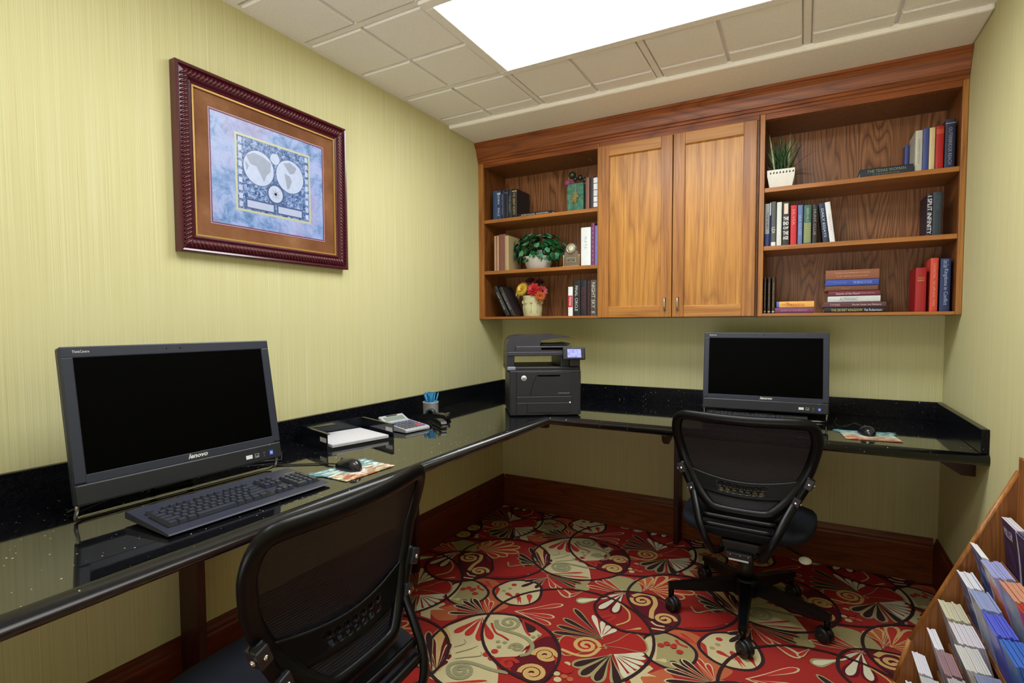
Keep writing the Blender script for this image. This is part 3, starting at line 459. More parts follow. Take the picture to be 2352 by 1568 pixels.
# ------------------------------------------------------------------ framed print on the left wall
def print_bg():
    t = NT('blue_print_paper').set(.35, 0, .3)
    n = t.noise(t.coord(), 16, 6, .75, .3); n2 = t.noise(t.coord(loc=(3, 1, 2)), 5, 2)
    c = t.ramp(n, [(.32, '466898'), (.44, '7292c4'), (.54, '93a6d4'), (.68, 'a6b0da')]); c = t.mix(t.ramp(n2, [(.5, 0.0), (.65, .5)]), c, 'a493c0')
    t.l(c, t.p.inputs['Base Color']); return t.m
def print_in():
    t = NT('dark_blue_engraving').set(.35, 0, .3)
    n = t.noise(t.coord(), 75, 5, .85, .8)
    t.l(t.ramp(n, [(.38, '1e3460'), (.48, '46649a'), (.56, '86a0cc'), (.66, 'b8c6e4')]), t.p.inputs['Base Color']); return t.m
def suede():
    t = NT('brown_suede_mat').set(.8, 0, .2); n = t.noise(t.coord(), 7, 4, .6)
    t.l(t.ramp(n, [(.35, '6c4428'), (.6, '82583a'), (.75, '906a4a')]), t.p.inputs['Base Color']); return t.m
pic = thing('framed_picture', 'framed blue old-world map print with brown mat in a carved mahogany frame', 'picture', (.002, -1.755, 1.76), 0)
# local: x out of the wall, y along the wall (right = +y), z up
PW, PH = .354, .2985
fm = MB(); prof = [(0, 0), (.030, 0), (.034, .004), (.032, .010), (.024, .014), (.030, .024), (.032, .032), (.028, .040), (.019, .045), (.023, .050), (.020, .056), (.008, .056), (.008, .048), (0, .048)]
n = len(prof); vs = []
for (sy, sz) in ((-1, -1), (1, -1), (1, 1), (-1, 1)):
    for (h, w) in prof: vs.append((h, sy*(PW-w), sz*(PH-w)))
fs = [(k*n+i, k*n+(i+1) % n, ((k+1) % 4)*n+(i+1) % n, ((k+1) % 4)*n+i) for k in range(4) for i in range(n)]
fm.add(vs, fs, 0)
M['mahogany'] = plain('4a1420', .22, 0, .6, .25, 40, name='mahogany_lacquer')
fr_o = obj('frame', fm, M['mahogany'], pic)
rp = MB()
for side in range(4):
    L = (PW if side % 2 == 0 else PH)*2-.05; N = int(L/.0135)
    for i in range(N):
        s = -L/2+(i+.5)*L/N; q = .028
        if side == 0: c, ax = (.026, s, -(PH-q)), 0
        elif side == 2: c, ax = (.026, s, PH-q), 0
        elif side == 1: c, ax = (.026, PW-q, s), 1
        else: c, ax = (.026, -(PW-q), s), 1
        rot = T_(*c) @ Rx((.6 if ax == 0 else PI/2+.6) * (1 if side in (0, 3) else -1) if ax == 0 else (PI/2+.6 if side == 3 else PI/2-.6))
        rp.ball((0, 0, 0), 1, 0, rot @ Matrix.Diagonal((.010, .0058, .0165, 1)), 8)
obj('rope_carving', rp, M['mahogany'], fr_o)
fl = MB()
def ring(mb, hw, hh, w, x0, x1, m=0):
    mb.box(x0, x1, -hw, hw, hh-w, hh, m); mb.box(x0, x1, -hw, hw, -hh, -hh+w, m); mb.box(x0, x1, -hw, -hw+w, -hh+w, hh-w, m); mb.box(x0, x1, hw-w, hw, -hh+w, hh-w, m)
ring(fl, PW-.056, PH-.056, .006, .010, .019); obj('gold_fillet', fl, plain('a8843c', .45, .3, name='gold_leaf'), pic)
obj('mat_board', MB().box(.002, .012, -PW+.05, PW-.05, -PH+.05, PH-.05), suede(), pic)
bw, bh = .2395, .1895
bv = MB(); ring(bv, bw+.003, bh+.003, .003, .0121, .0135, 0); ring(bv, bw, bh, .004, .0121, .0131, 1); obj('mat_bevel', bv, [plain('b088a0', .5, name='pale_mat_bevel'), plain('5a2440', .5, name='wine_mat_line')], pic)
pm = MB(); pm.box(.0121, .0126, -bw+.004, bw-.004, -bh+.004, bh-.004, 0)
iy0, iy1, iz0, iz1 = -.149, .174, -.131, .140
pm.box(.0126, .0128, iy0, iy1, iz0, iz1, 2); pm.box(.0128, .0130, iy0+.008, iy1-.008, iz0+.008, iz1-.008, 1)
def disc(mb, c, r, x, m, k=28, e=1): mb.add([(x, c[0]+r*math.cos(2*PI*a/k), c[1]+r*e*math.sin(2*PI*a/k)) for a in range(k)], [list(range(k))], m)
for cy_, cz_, lands in ((-.056, .034, [[(-.05, .035), (-.02, .052), (.02, .045), (.05, .03), (.048, 0), (.03, -.02), (.02, -.045), (.005, -.02), (-.01, .005), (-.035, .008)], [(-.055, .015), (-.04, .0), (-.05, -.02)]]),
                        (.078, .034, [[(-.03, .045), (0, .055), (.03, .04), (.02, .018), (0, .01), (-.01, .022)], [(-.025, .008), (0, .002), (.008, -.015), (-.004, -.045), (-.014, -.05), (-.02, -.02)]])):
    disc(pm, (cy_, cz_), .0645, .0132, 4); disc(pm, (cy_, cz_), .062, .0134, 3)
    for L in lands: pm.add([(.0136, cy_+a, cz_+b) for a, b in L], [list(range(len(L)))], 5)
disc(pm, (.012, .085), .02, .0134, 3); disc(pm, (.012, -.045), .038, .0132, 4); disc(pm, (.012, -.045), .031, .0134, 3)
for a in range(8): pm.add([(.0136, .012+.024*math.cos(a*PI/4), -.045+.024*math.sin(a*PI/4)), (.0136, .012+.004*math.cos(a*PI/4+.8), -.045+.004*math.sin(a*PI/4+.8)), (.0136, .012-.004*math.cos(a*PI/4+.8), -.045-.004*math.sin(a*PI/4+.8))], [(0, 1, 2)], 5)
for a, b in ((-.112, .008), (.016, .135)): pm.add([(.0133, a, -.118), (.0133, b, -.118), (.0133, b, -.082), (.0133, a, -.082)], [(0, 1, 2, 3)], 4); pm.add([(.0135, a+.006, -.113), (.0135, b-.006, -.113), (.0135, b-.006, -.088), (.0135, a+.006, -.088)], [(0, 1, 2, 3)], 6)
for i in range(9): pm.add([(.0134, iy0+.012, iz0+.016+i*.028), (.0134, iy0+.026, iz0+.016+i*.028), (.0134, iy0+.026, iz0+.034+i*.028), (.0134, iy0+.012, iz0+.034+i*.028)], [(0, 1, 2, 3)], 3 if i % 2 else 6)
for i in range(9): pm.add([(.0134, iy1-.026, iz0+.016+i*.028), (.0134, iy1-.012, iz0+.016+i*.028), (.0134, iy1-.012, iz0+.034+i*.028), (.0134, iy1-.026, iz0+.034+i*.028)], [(0, 1, 2, 3)], 6 if i % 2 else 3)
obj('map_print', pm, [print_bg(), print_in(), plain('b4b898', .4, name='print_border'), plain('b0bedc', .4, .0, .5, .12, 55, name='print_ocean'), plain('38507c', .4, name='print_ink'), plain('8c98b0', .4, .0, .5, .12, 55, name='print_land'), plain('a8b4d4', .4, name='print_cartouche')], pic)
# ------------------------------------------------------------------ books
def book(label, w, h, d, col, loc, group, title=None, tcol='letter', mode='stand', lean=0, bands=(), title2=None, patch=None, rough=.5, pages=None, tw=.45, tl=.62, tz=.5, name='book', ox=0, ox2=0):
    """local: spine faces -y, thickness along x (centred), height z, depth +y"""
    rot = (0, 0, 0)
    if mode == 'flat': rot = (0, -PI/2, 0)
    if lean: rot = (0, lean, 0)
    t = thing(name, label, 'book', loc, group=group, rot=rot)
    cv = MB(); k = min(.0022, w*.2); hw = w/2; arc = [(-hw+hw*(1-math.cos(a*PI/6)), -.0035*math.sin(a*PI/6)*min(1, w/.02)) for a in range(7)]
    arc = [(-hw*math.cos(a*PI/6), -.003*math.sin(a*PI/6)) for a in range(7)]
    cv.prism(arc+[(hw, d), (hw-k, d), (hw-k, .004), (-hw+k, .004), (-hw+k, d), (-hw, d)], 0, h, 'z')
    # n-gon with a notch: fine as a plain polygon
    obj('cover', cv, plain(col, rough, 0, .5, .08, name='book_cloth'), t)
    obj('pages', MB().box(-hw+k+.0003, hw-k-.0003, .0045, d-.004, .003, h-.003), plain(pages or 'd8cdb4', .8, name='book_pages'), t)
    for (z0, z1, c) in bands:
        b = MB(); b.prism([(-hw*.985*math.cos(a*PI/6), -.0032*math.sin(a*PI/6)-.0006) for a in range(7)], h*z0, h*z1, 'z'); obj('spine_band', b, plain(c, rough, 0, .5, .08, name='spine_panel'), t)
    if title:
        m_ = M[tcol] if tcol in M else plain(tcol, .5, name='spine_lettering')
        text('title', title, m_, t, h*tl, w*tw, basis((w*ox, -.0042, h*tz), (0, 0, -1), (1, 0, 0)))
    if title2:
        s2_, z2, l2, w2, c2_ = title2
        text('author', s2_, M[c2_] if c2_ in M else plain(c2_, .5, name='spine_lettering'), t, h*l2, w*w2, basis((w*ox2, -.0042, h*z2), (0, 0, -1), (1, 0, 0)))
    return t
YS = -.25
def stand(label, x0, x1, z0, z1, d, col, group, **kw):
    return book(label, x1-x0-.0006, z1-z0, d, col, ((x0+x1)/2, kw.pop('y', YS), z0+.0003), group, **kw)
def flat(label, x0, x1, z0, z1, d, col, group, **kw):
    return book(label, z1-z0-.0004, x1-x0, d, col, (x1, kw.pop('y', YS), (z0+z1)/2), group, mode='flat', **kw)
g = 'dark hardbacks on the top shelf of the left bookcase'; z = 1.858
stand('blue hardback at the left end of the top shelf, left bookcase', .080, .109, z, 2.035, .15, '27466f', g)
stand('blue hardback with white spine lettering, second from left on top left shelf', .1095, .135, z, 2.034, .15, '203c66', g, title='NORA   GALE', tw=.5, tl=.75, bands=((.86, .93, 'a8b4c4'),))
stand('navy hardback with thin grey title, third from left on top left shelf', .1365, .161, z, 2.033, .15, '1a2742', g, title='HARVEST SONG', tcol='8a90a8', tw=.4, tl=.7)
stand('very dark navy hardback, fourth from left on top left shelf', .1615, .186, z, 2.031, .15, '11182c', g, bands=((.88, .93, '46506a'),))
stand('slate black hardback, fifth from left on top left shelf', .187, .212, z, 2.031, .15, '1e232c', g, title='THE DRIFT', tcol='7a808c', tw=.5, tl=.6)
stand('thick black hardback with gold spine lettering on top left shelf', .2125, .2465, z, 2.032, .17, '0f1013', g, title='THE GREAT NORTH', tcol='b8a070', tw=.5, tl=.75, bands=((.9, .94, 'a89460'),))
flat('thin black book lying flat on the top shelf of the left bookcase', .255, .477, z+.0003, z+.022, .14, '0e0f12', g, title='JAMES ROLLINS  SANDSTORM', tw=.45, tl=.8)
g = 'books beside the green vase'
stand('brown hardback beside the green vase', .682, .705, z, 2.036, .15, '7a4d40', g)
stand('dark red-black hardback between brown and black-and-white books', .7055, .728, z, 2.034, .15, '24141a', g)
stand('black book with white blocks on its spine at right end of top left shelf', .7285, .755, z, 2.036, .15, '141518', g, bands=((.06, .2, 'e6eaee'), (.22, .38, 'e6eaee'), (.4, .58, 'd4dce2'), (.6, .78, 'e6eaee'), (.8, .96, 'e6eaee')))
g = 'pale books on the middle shelf of the left bookcase'; z = 1.548
stand('thin tan book at the far left of the middle left shelf', .087, .102, z, 1.763, .15, 'b08868', g, lean=0)
stand('thin tan book second from left on the middle left shelf', .1055, .121, z, 1.764, .15, 'b58e70', g)
stand('dusty mauve-brown hardback on the middle left shelf', .1235, .168, z, 1.769, .15, '7e5048', g, title='WINTER LIGHT', tcol='8c6058', tw=.35, tl=.7)
stand('beige hardback next to the ivy pot on the middle left shelf', .1695, .196, z, 1.756, .16, 'b09a72', g, y=-.262)
stand('thick white binder-like book to the right of the desk clock', .656, .714, z, 1.762, .17, 'dde4e6', g, title='M A T E', tcol='9aa4b4', tw=.25, tl=.3, tz=.6)
stand('purple book with dotted spine right of the white book', .7155, .737, z, 1.782, .16, '6d2f5c', g, title='* * * * * * * *', tcol='c090b8', tw=.3, tl=.8)
stand('lavender blue book at right end of the middle left shelf', .7385, .757, z, 1.766, .16, '7b7cc4', g)
g = 'books on the bottom shelf of the left bookcase'; z = 1.268
for (lab, x, tx, h, w, ti, cc) in (('black paperback leaning left at the end of the bottom left shelf', .190, .098, .20, .026, 'DEEP WATER', '1b1b1f'), ('grey-black paperback leaning beside the flower vase', .228, .137, .195, .023, 'COLD RIVER', '2c2628')):
    th = -math.asin(min(.6, (x-tx)/h)); book(lab, w, h, .13, cc, (x-.5*w*math.cos(th)+w*.1, YS, z+abs(.5*w*math.sin(th))+.001), g, title=ti, tcol='a8a8a8', tw=.4, tl=.6, lean=th)
stand('thin white book with a red band on the bottom left shelf', .578, .606, z, 1.434, .14, 'e8e8ec', g, bands=((.3, .7, 'c83244'),), title='MONTANA', tcol='f0e8e8', tw=.5, tl=.3)
stand('black paperback with white spine title right of the red and white book', .6085, .651, z, 1.466, .14, '16171b', g, title='FINAL CIRCLE', tw=.4, tl=.72)
stand('wide black paperback with faint red title on bottom left shelf', .653, .690, z, 1.468, .14, '1a1b26', g, title='RED STORM', tcol='6a2436', tw=.5, tl=.6)
stand('dark maroon slim book on the bottom left shelf', .6915, .711, z, 1.464, .14, '34100f', g)
stand('grey-brown paperback titled in white capitals at right end of bottom left shelf', .7125, .750, z, 1.468, .14, '4d4642', g, title='NIGHT SKY  II', tcol='d4ccc4', tw=.55, tl=.85)
g = 'books on the top shelf of the right bookcase'; z = 1.858
flat('dark navy book lying flat on the top right shelf', 1.968, 2.158, z+.0003, z+.037, .14, '121a2c', g, title='THE TEXAS WOMAN', tcol='7f8f6a', tw=.34, tl=.72, title2=('IN THE VALLEY OF SILVER', .5, .5, .16, '6a745e'), y=-.262, ox=.14, ox2=-.26)
stand('short blue book behind the flat navy book', 2.146, 2.162, z, 2.014, .06, '3a4684', g, y=-.115)
stand('off-white book standing right of the flat navy book', 2.1635, 2.189, z, 2.032, .15, 'b9b7a8', g, title='SUMMER MOON', tcol='8c9a90', tw=.3, tl=.6, y=-.25)
stand('medium blue hardback between white and cream books on top right shelf', 2.1895, 2.210, z, 2.036, .15, '3a4684', g)
stand('slim cream book beside the red hardback on top right shelf', 2.211, 2.231, z, 2.036, .15, 'cdb98a', g)
stand('red hardback with small orange square near the top right corner of the shelf', 2.2325, 2.260, z, 2.038, .15, 'a80f12', g, bands=((.82, .93, 'b4451e'),))
stand('tall navy hardback at the right end of the top right shelf', 2.263, 2.297, z, 2.06, .15, '1a2340', g, title='OUTERBRIDGE REACH', tcol='8f97b4', tw=.34, tl=.75, tz=.46, bands=((.91, .93, '8f7f90'),))
g = 'row of books on the middle shelf of the right bookcase'; z = 1.586
Rk = dict(y=-.25)
stand('grey and navy jacketed book at the left end of the row', 1.592, 1.612, z, 1.79, .15, '9aa0a4', g, bands=((0, .3, '2b3a78'),), title='THE JURY', tcol='1c2440', tw=.5, tl=.4, tz=.6)
stand('narrow navy and white book, second in the row', 1.6125, 1.6185, z, 1.797, .15, '1c2856', g, bands=((.7, .98, 'd8dcec'),))
stand('dark grey jacketed book with white lettering, third in the row', 1.619, 1.640, z, 1.797, .15, '4a4d4a', g, title='LEX', tcol='e0dccc', tw=.7, tl=.14, tz=.36, bands=((0, .1, 'd8dcd4'),))
stand('pale whitish book, fourth in the row', 1.6425, 1.664, z, 1.792, .15, 'cdd2cc', g)
t = stand('thick black book titled in large white stacked words', 1.6665, 1.697, z, 1.79, .15, '241e22', g)
for i, (s, zz_) in enumerate((('THE', .62), ('END', .51), ('OF', .405), ('THE', .29), ('AGE', .18))): text('title', s, M['letter'], t, .0225, .0165 if i != 2 else .012, basis((0, -.0042, .204*zz_), (1, 0, 0), (0, 0, 1)), bold=.03)
b = MB(); b.prism([(-.0085, -.0042), (.0085, -.0042), (.0085, -.0036), (-.0085, -.0036)], .148, .196, 'z'); obj('author_panel', b, plain('d8c8b4', .5), t)
stand('bright red book in the middle of the row', 1.7005, 1.727, z, 1.771, .15, 'c0202a', g, title='SILVER', tcol='e08080', tw=.45, tl=.4, tz=.7)
stand('light blue book right of the red one', 1.7305, 1.751, z, 1.769, .15, '5a72a4', g, title='SEA GLASS', tcol='a0b0d0', tw=.4, tl=.5)
stand('green book with khaki lower spine in the row', 1.755, 1.786, z, 1.766, .15, '2e5c50', g, bands=((.04, .55, '7f8a5c'),), title='GREEN HILLS', tcol='9cb09a', tw=.35, tl=.35, tz=.75)
stand('black book with brownish title between green and leaning navy books', 1.7895, 1.810, z, 1.765, .15, '1c1a1e', g, title='HUNT CLUB', tcol='8c8478', tw=.5, tl=.65, tz=.55)
th = -math.atan(.022/.18)
book('navy book with spaced white lettering leaning near the end of the row', .024, .181, .15, '1c2c44', (1.846, YS, z+.0022), g, title='DAILY ESSAYS', tcol='b8c8dc', tw=.4, tl=.72, lean=-.115)
book('white and pale pink book leaning at the right end of the row', .021, .184, .15, 'dcdcde', (1.8715, YS, z+.0022), g, lean=-.13, title='PSALMS', tcol='c8b4c0', tw=.3, tl=.4)
g = 'pair of books at the right of the middle shelf, right bookcase'
stand('narrow black and white book in the right-hand pair of the middle right shelf', 2.209, 2.229, z, 1.762, .15, '1b1526', g, title='I SPLIT INFINITY', tcol='e6e6f0', tw=.75, tl=.9)
stand('thick dark slate hardback in the right-hand pair of the middle right shelf', 2.2295, 2.262, z, 1.767, .15, '22303a', g, title='DICTIONARY', tcol='4a5a62', tw=.4, tl=.35, tz=.75)
g = 'three thin brown volumes'; z = 1.268
for k, (a, b_) in enumerate(((1.593, 1.603), (1.610, 1.622), (1.628, 1.641))):
    stand(('leftmost', 'middle', 'rightmost')[k]+' of the three thin brown volumes at the left of the bottom right shelf', a, b_, z, 1.442, .14, '33241c', g, title='WORLD HISTORY', tcol='a0906c', tw=.35, tl=.7, bands=((.03, .07, 'b8a884'),))
g = 'two flat books by the thin brown volumes'
flat('purple paperback lying under the yellow book on the bottom right shelf', 1.6425, 1.802, z+.0003, z+.0265, .13, '6d3458', g, title='QUEEN OF THE MEADOW', tcol='b48aa8', tw=.35, tl=.7)
flat('yellow-orange paperback lying on the purple one on the bottom right shelf', 1.649, 1.804, z+.0270, z+.056, .13, 'e0a850', g, title='Thesaurus', tcol='c05820', tw=.6, tl=.5, title2=('THE NEW', .72, .3, .2, 'a86020'), bands=((.93, 1.0, '4a64b0'),))
g = 'pile of seven books on the bottom right shelf'; y0 = -.25
PL = [('black paperback with pale green and white lettering at the bottom of the pile', 1.845, 2.072, .0, .023, '131316', 'THE SECRET KINGDOM', 'b8b878', .5, .52, ('Pat Robertson', .18, .28, .5, 'c8d4f0')),
      ('dark maroon and grey paperback second from the bottom of the pile', 1.840, 2.078, .0233, .0475, '57303a', 'Murder Under the Mistletoe', 'e0d0d0', .3, .45, ('STORIES', .8, .16, .4, 'c8a0a0')),
      ('white hardback third from the bottom of the pile', 1.858, 2.057, .0478, .0745, 'c8ced0', 'ALMANAC', '8a94a0', .6, .35, None),
      ('maroon paperback in the middle of the pile', 1.859, 2.055, .0748, .0975, '6a2036', 'Seasons of the Heart', 'e0b8c4', .5, .45, ('Janette Jones', .25, .3, .3, 'd8a8b8')),
      ('plain brown book under the blue one in the pile', 1.847, 2.047, .0978, .1205, '6e4028', 'Pearl', 'a87858', .3, .15, None),
      ('bright blue paperback second from the top of the pile', 1.848, 2.049, .1208, .149, '2f4aa4', 'THE BRIDGE OF SIGHS', '8ca4ec', .45, .35, ('Morning Star', .72, .25, .3, '6c88dc')),
      ('thick brown hardback on top of the pile', 1.848, 2.050, .1493, .1925, '8a5238', 'WORLD MASTERPIECES OF PROSE', 'd8a888', .12, .65, ('AND VERSE COLLECTED', .5, .6, .1, 'd8a888'))]
for (lab, a, b_, q0, q1, c, ti, tc_, tw_, tl_, t2) in PL:
    flat(lab, a, b_, z+q0+.0003, z+q1, .15, c, g, title=ti, tcol=tc_, tw=tw_, tl=tl_, title2=t2, tz=(.5 if t2[1] == .5 else .62 if t2[1] < .5 else .3) if t2 else .6, ox=.17 if t2 and t2[1] == .5 else 0, ox2=-.17 if t2 and t2[1] == .5 else 0)
g = 'books at the right of the bottom shelf, right bookcase'
t = stand('dark red rounded book with two short gold words near the top of its spine', 2.179, 2.217, z, 1.455, .15, '9c0d14', g)
text('title', 'HOLY', M['gold'], t, .022, .006, basis((0, -.0042, .143), (1, 0, 0), (0, 0, 1))); text('title', 'BIBLE', M['gold'], t, .022, .006, basis((0, -.0042, .133), (1, 0, 0), (0, 0, 1)))
stand('tall orange-red hardback between the dark red and the navy books', 2.2285, 2.256, z, 1.493, .15, 'c84430', g, title='CHURCHILL  HIS LIFE AND TIMES', tcol='d8a080', tw=.3, tl=.8)
stand('navy hardback with large pale title at the right end of the bottom right shelf', 2.262, 2.297, z, 1.489, .15, '20305c', g, title='Kingdoms in Conflict', tcol='a8b8dc', tw=.5, tl=.68, tz=.46, title2=('Charles Colson', .9, .15, .5, 'a8b8dc'))

# ------------------------------------------------------------------ plants, vases, clock
def leafy_blade(mb, base, direction, L, w, m=0, curl=.6, seg=6, T=None):
    """curved strap leaf"""
    b = Vector(base); d = Vector(direction).normalized(); side = d.cross(Vector((0, 0, 1)))
    if side.length < 1e-3: side = Vector((1, 0, 0))
    side.normalize(); pts = []; p = b.copy(); v = d.copy()
    for i in range(seg+1):
        ww = w*math.sin(PI*min(1, .18+.82*(i/seg)))**.7*.5 if i < seg else .0002
        pts.append((p-side*ww, p+Vector((0, 0, .15*ww)), p+side*ww)); p = p+v*(L/seg); v = (v+Vector((0, 0, -curl/seg))).normalized()
    vs = [q for t3 in pts for q in t3]; fs = []
    for i in range(seg): fs += [(3*i, 3*i+1, 3*i+4, 3*i+3), (3*i+1, 3*i+2, 3*i+5, 3*i+4)]
    mb.add(vs, fs, m, T, True)
def ivy_leaf(mb, c, nrm, ang, s, m=0):
    n_ = Vector(nrm).normalized(); x = n_.cross(Vector((.1, .2, 1))).normalized(); y = n_.cross(x)
    P = [(0, -.5), (.38, -.66), (.62, -.35), (.66, .1), (.40, .48), (0, .85), (-.40, .48), (-.66, .1), (-.62, -.35), (-.38, -.66)]
    ca, sa = math.cos(ang), math.sin(ang); vs = [Vector(c)+n_*s*.12]
    for (a, b) in P:
        q = (a*ca-b*sa, a*sa+b*ca); vs.append(Vector(c)+x*q[0]*s+y*q[1]*s)
    mb.add(vs, [(0, 1+i, 1+(i+1) % 10) for i in range(10)], m, None, True)
def leaf_mat(name, c1, c2):
    t = NT(name).set(.35, 0, .4); n = t.noise(t.coord(), 40, 2); t.l(t.ramp(n, [(.35, c1), (.65, c2)]), t.p.inputs['Base Color']); return t.m
random.seed(4)
# ivy
t = thing('potted_ivy', 'bushy green artificial ivy in a white tapered pot on the middle left shelf', 'plant', (.352, -.17, 1.5483))
p = MB(); p.lathe([(.058, 0), (.062, .003), (.083, .07), (.086, .078), (.078, .078), (.074, .065), (.0, .062)], 0, 28); po_ = obj('pot', p, plain('c4c2bc', .4, name='white_ceramic'), t); po_.scale = (1.12, 1.05, 1)
fo = MB(); st = MB()
for i in range(230):
    a = random.uniform(0, 2*PI); e = random.uniform(-.75, 1.25); r_ = random.uniform(.085, .125)
    c = Vector((math.cos(a)*math.cos(e)*r_*1.5-.01, math.sin(a)*math.cos(e)*r_*.75, .115+math.sin(e)*r_*.9))
    if c.z < .0: continue
    c.y = min(c.y, .13)
    ivy_leaf(fo, c, (c-Vector((0, 0, .06)))+Vector((random.uniform(-.04, .04), random.uniform(-.06, .02), random.uniform(-.03, .05))), random.uniform(-.8, .8)+PI, random.uniform(.019, .029), 0 if random.random() < .72 else 1)
for i in range(9):
    a = PI*(1.12+.085*i); ivy_leaf(fo, (math.cos(a)*.092, math.sin(a)*.092, random.uniform(.045, .085)), (math.cos(a), math.sin(a)-.4, .35), PI+random.uniform(-.5, .5), random.uniform(.014, .020), i % 3 == 1)
for i in range(16):
    a = random.uniform(0, 2*PI); st.tube([(0, 0, .062), (math.cos(a)*.04, math.sin(a)*.03, .12), (math.cos(a)*.1, math.sin(a)*.06, .15+.04*math.sin(i))], .0012, 0, 5)
for dd in ((-.55, 0, .8), (-.3, -.1, 1), (-.42, .1, .9), (-.9, 0, .5), (.05, 0, 1)): leafy_blade(fo, (-.04, -.02, .15), dd, .105, .016, 1, .5)
for v in fo.v: v.x = max(v.x, -.143); v.y = min(v.y, .15)
obj('foliage', fo, [leaf_mat('ivy_leaf', '0e3a1c', '1c5c30'), leaf_mat('ivy_leaf_pale', '2a7044', '5c9a74')], t); obj('stem', st, plain('3a4a26', .6), t)
# grass plant
t = thing('potted_grass_plant', 'spiky green grass plant in a white square pot with cut-out rim on top right shelf', 'plant', (1.657, -.212, 1.8583))
def sq(h, z): return [(-h, -h, z), (h, -h, z), (h, h, z), (-h, h, z)]
p = MB(); levels = [(.046, 0), (.047, .003), (.0575, .055), (.058, .083), (.054, .083), (.052, .058), (.046, .052)]
vs = []; 
for h, z_ in levels: vs += sq(h, z_)
p.add(vs, [(4*i+k, 4*i+(k+1) % 4, 4*i+4+(k+1) % 4, 4*i+4+k) for i in range(len(levels)-1) for k in range(4)]+[(3, 2, 1, 0), (24, 25, 26, 27)])
po = obj('pot', p, plain('d8d6cc', .45, name='white_pot'), t)
h_ = MB()
for k in range(4):
    R_ = Rz(k*PI/2)
    for i in range(8): x = -.047+i*.0134; h_.add([(x, -.0586, .066), (x+.004, -.0586, .0625), (x+.008, -.0586, .066+(.004 if i % 2 else 0)), (x+.004, -.0586, .075)], [(0, 1, 2, 3)], 0, R_)
obj('rim_cutouts', h_, plain('3a3428', .8), po)
fo = MB()
for i in range(95):
    a = random.uniform(0, 2*PI); sp_ = random.uniform(.05, .75); dy = math.sin(a)*sp_*.7
    leafy_blade(fo, (random.uniform(-.03, .03), random.uniform(-.03, .03), .055), (math.cos(a)*sp_*.85, min(dy, .55), 1), random.uniform(.13, .205), random.uniform(.006, .010), 0 if random.random() < .7 else 1, random.uniform(.2, 1.1))
leafy_blade(fo, (-.03, 0, .06), (-.12, 0, 1), .275, .006, 1, .05); leafy_blade(fo, (.01, 0, .06), (.12, -.1, 1), .2, .008, 1, .3)
for i in range(10): leafy_blade(fo, (.03, -.02, .06), (.9, random.uniform(-.2, .4), random.uniform(.1, .5)), random.uniform(.09, .12), .0025, 2, random.uniform(.3, 1.1))
for v in fo.v: v.x = max(v.x, -.062+.004*math.sin(v.z*60)); v.y = min(.19, v.y); v.z = min(v.z, .30)
obj('foliage', fo, [leaf_mat('grass_leaf', '16301a', '34562c'), leaf_mat('grass_leaf_pale', '6f8a58', 'a0ac84'), plain('2c3020', .6)], t)
# green square vase
t = thing('green_vase', 'teal-green square vase with straw bow and dried twigs on the top left shelf', 'vase', (.617, -.19, 1.8583))
p = MB(); vs = []; lv = [(.047, 0), (.048, .004), (.049, .140), (.044, .158), (.040, .161), (.034, .155)]
for h, z_ in lv: vs += sq(h, z_)
p.add(vs, [(4*i+k, 4*i+(k+1) % 4, 4*i+4+(k+1) % 4, 4*i+4+k) for i in range(len(lv)-1) for k in range(4)]+[(3, 2, 1, 0), (20, 21, 22, 23)])
obj('vase_body', p, leaf_mat('teal_glaze', '2f5c50', '51806a'), t)
bo = MB(); random.seed(9)
for i in range(46):
    a = random.uniform(0, 2*PI); r_ = random.uniform(.01, .030); x, z_ = math.cos(a)*r_*.9+.002, .075+math.sin(a)*r_*1.5
    bo.tube([(0, -.051, .075), (x*.6+random.uniform(-.008, .008), -.056-random.uniform(0, .008), .075+(z_-.075)*.6+.006), (x, -.052, z_)], .0011, 0, 4)
bo.tube([(0, -.051, .08), (.004, -.052, .12), (.0, -.045, .158)], .0012, 0, 4)
obj('straw_bow', bo, plain('c0a860', .7, 0, .3, .3, 90, name='raffia'), t)
tw = MB(); tw.tube([(.01, 0, .15), (.03, 0, .2), (.075, 0, .25), (.085, 0, .275), (.07, 0, .295), (.035, -.01, .31), (.005, -.02, .312)], .0016, 0, 5)
for i in range(14):
    a = random.uniform(0, 2*PI); tw.tube([(0, 0, .15), (math.cos(a)*.025, math.sin(a)*.02, .19), (math.cos(a)*.05+.01, math.sin(a)*.03, .21+random.uniform(0, .05))], .0012, 0, 4)
obj('twigs', tw, plain('5c4030', .8), t)
fl = MB(); fl.ball((-.055, -.03, .172), .019, 0, None, 12, (1, .8, .9)); fl.ball((-.028, -.01, .175), .013, 0); obj('pink_bloom', fl, plain('8c4468', .8, 0, .2, .3, 200, name='pink_bloom'), t)
fl = MB(); fl.ball((-.03, -.02, .215), .022, 0); fl.ball((.01, .0, .20), .017, 0); fl.ball((.035, .005, .185), .013, 0); fl.ball((-.008, -.03, .188), .012, 0); obj('dark_berries', fl, plain('1c2418', .35, 0, .6), t)
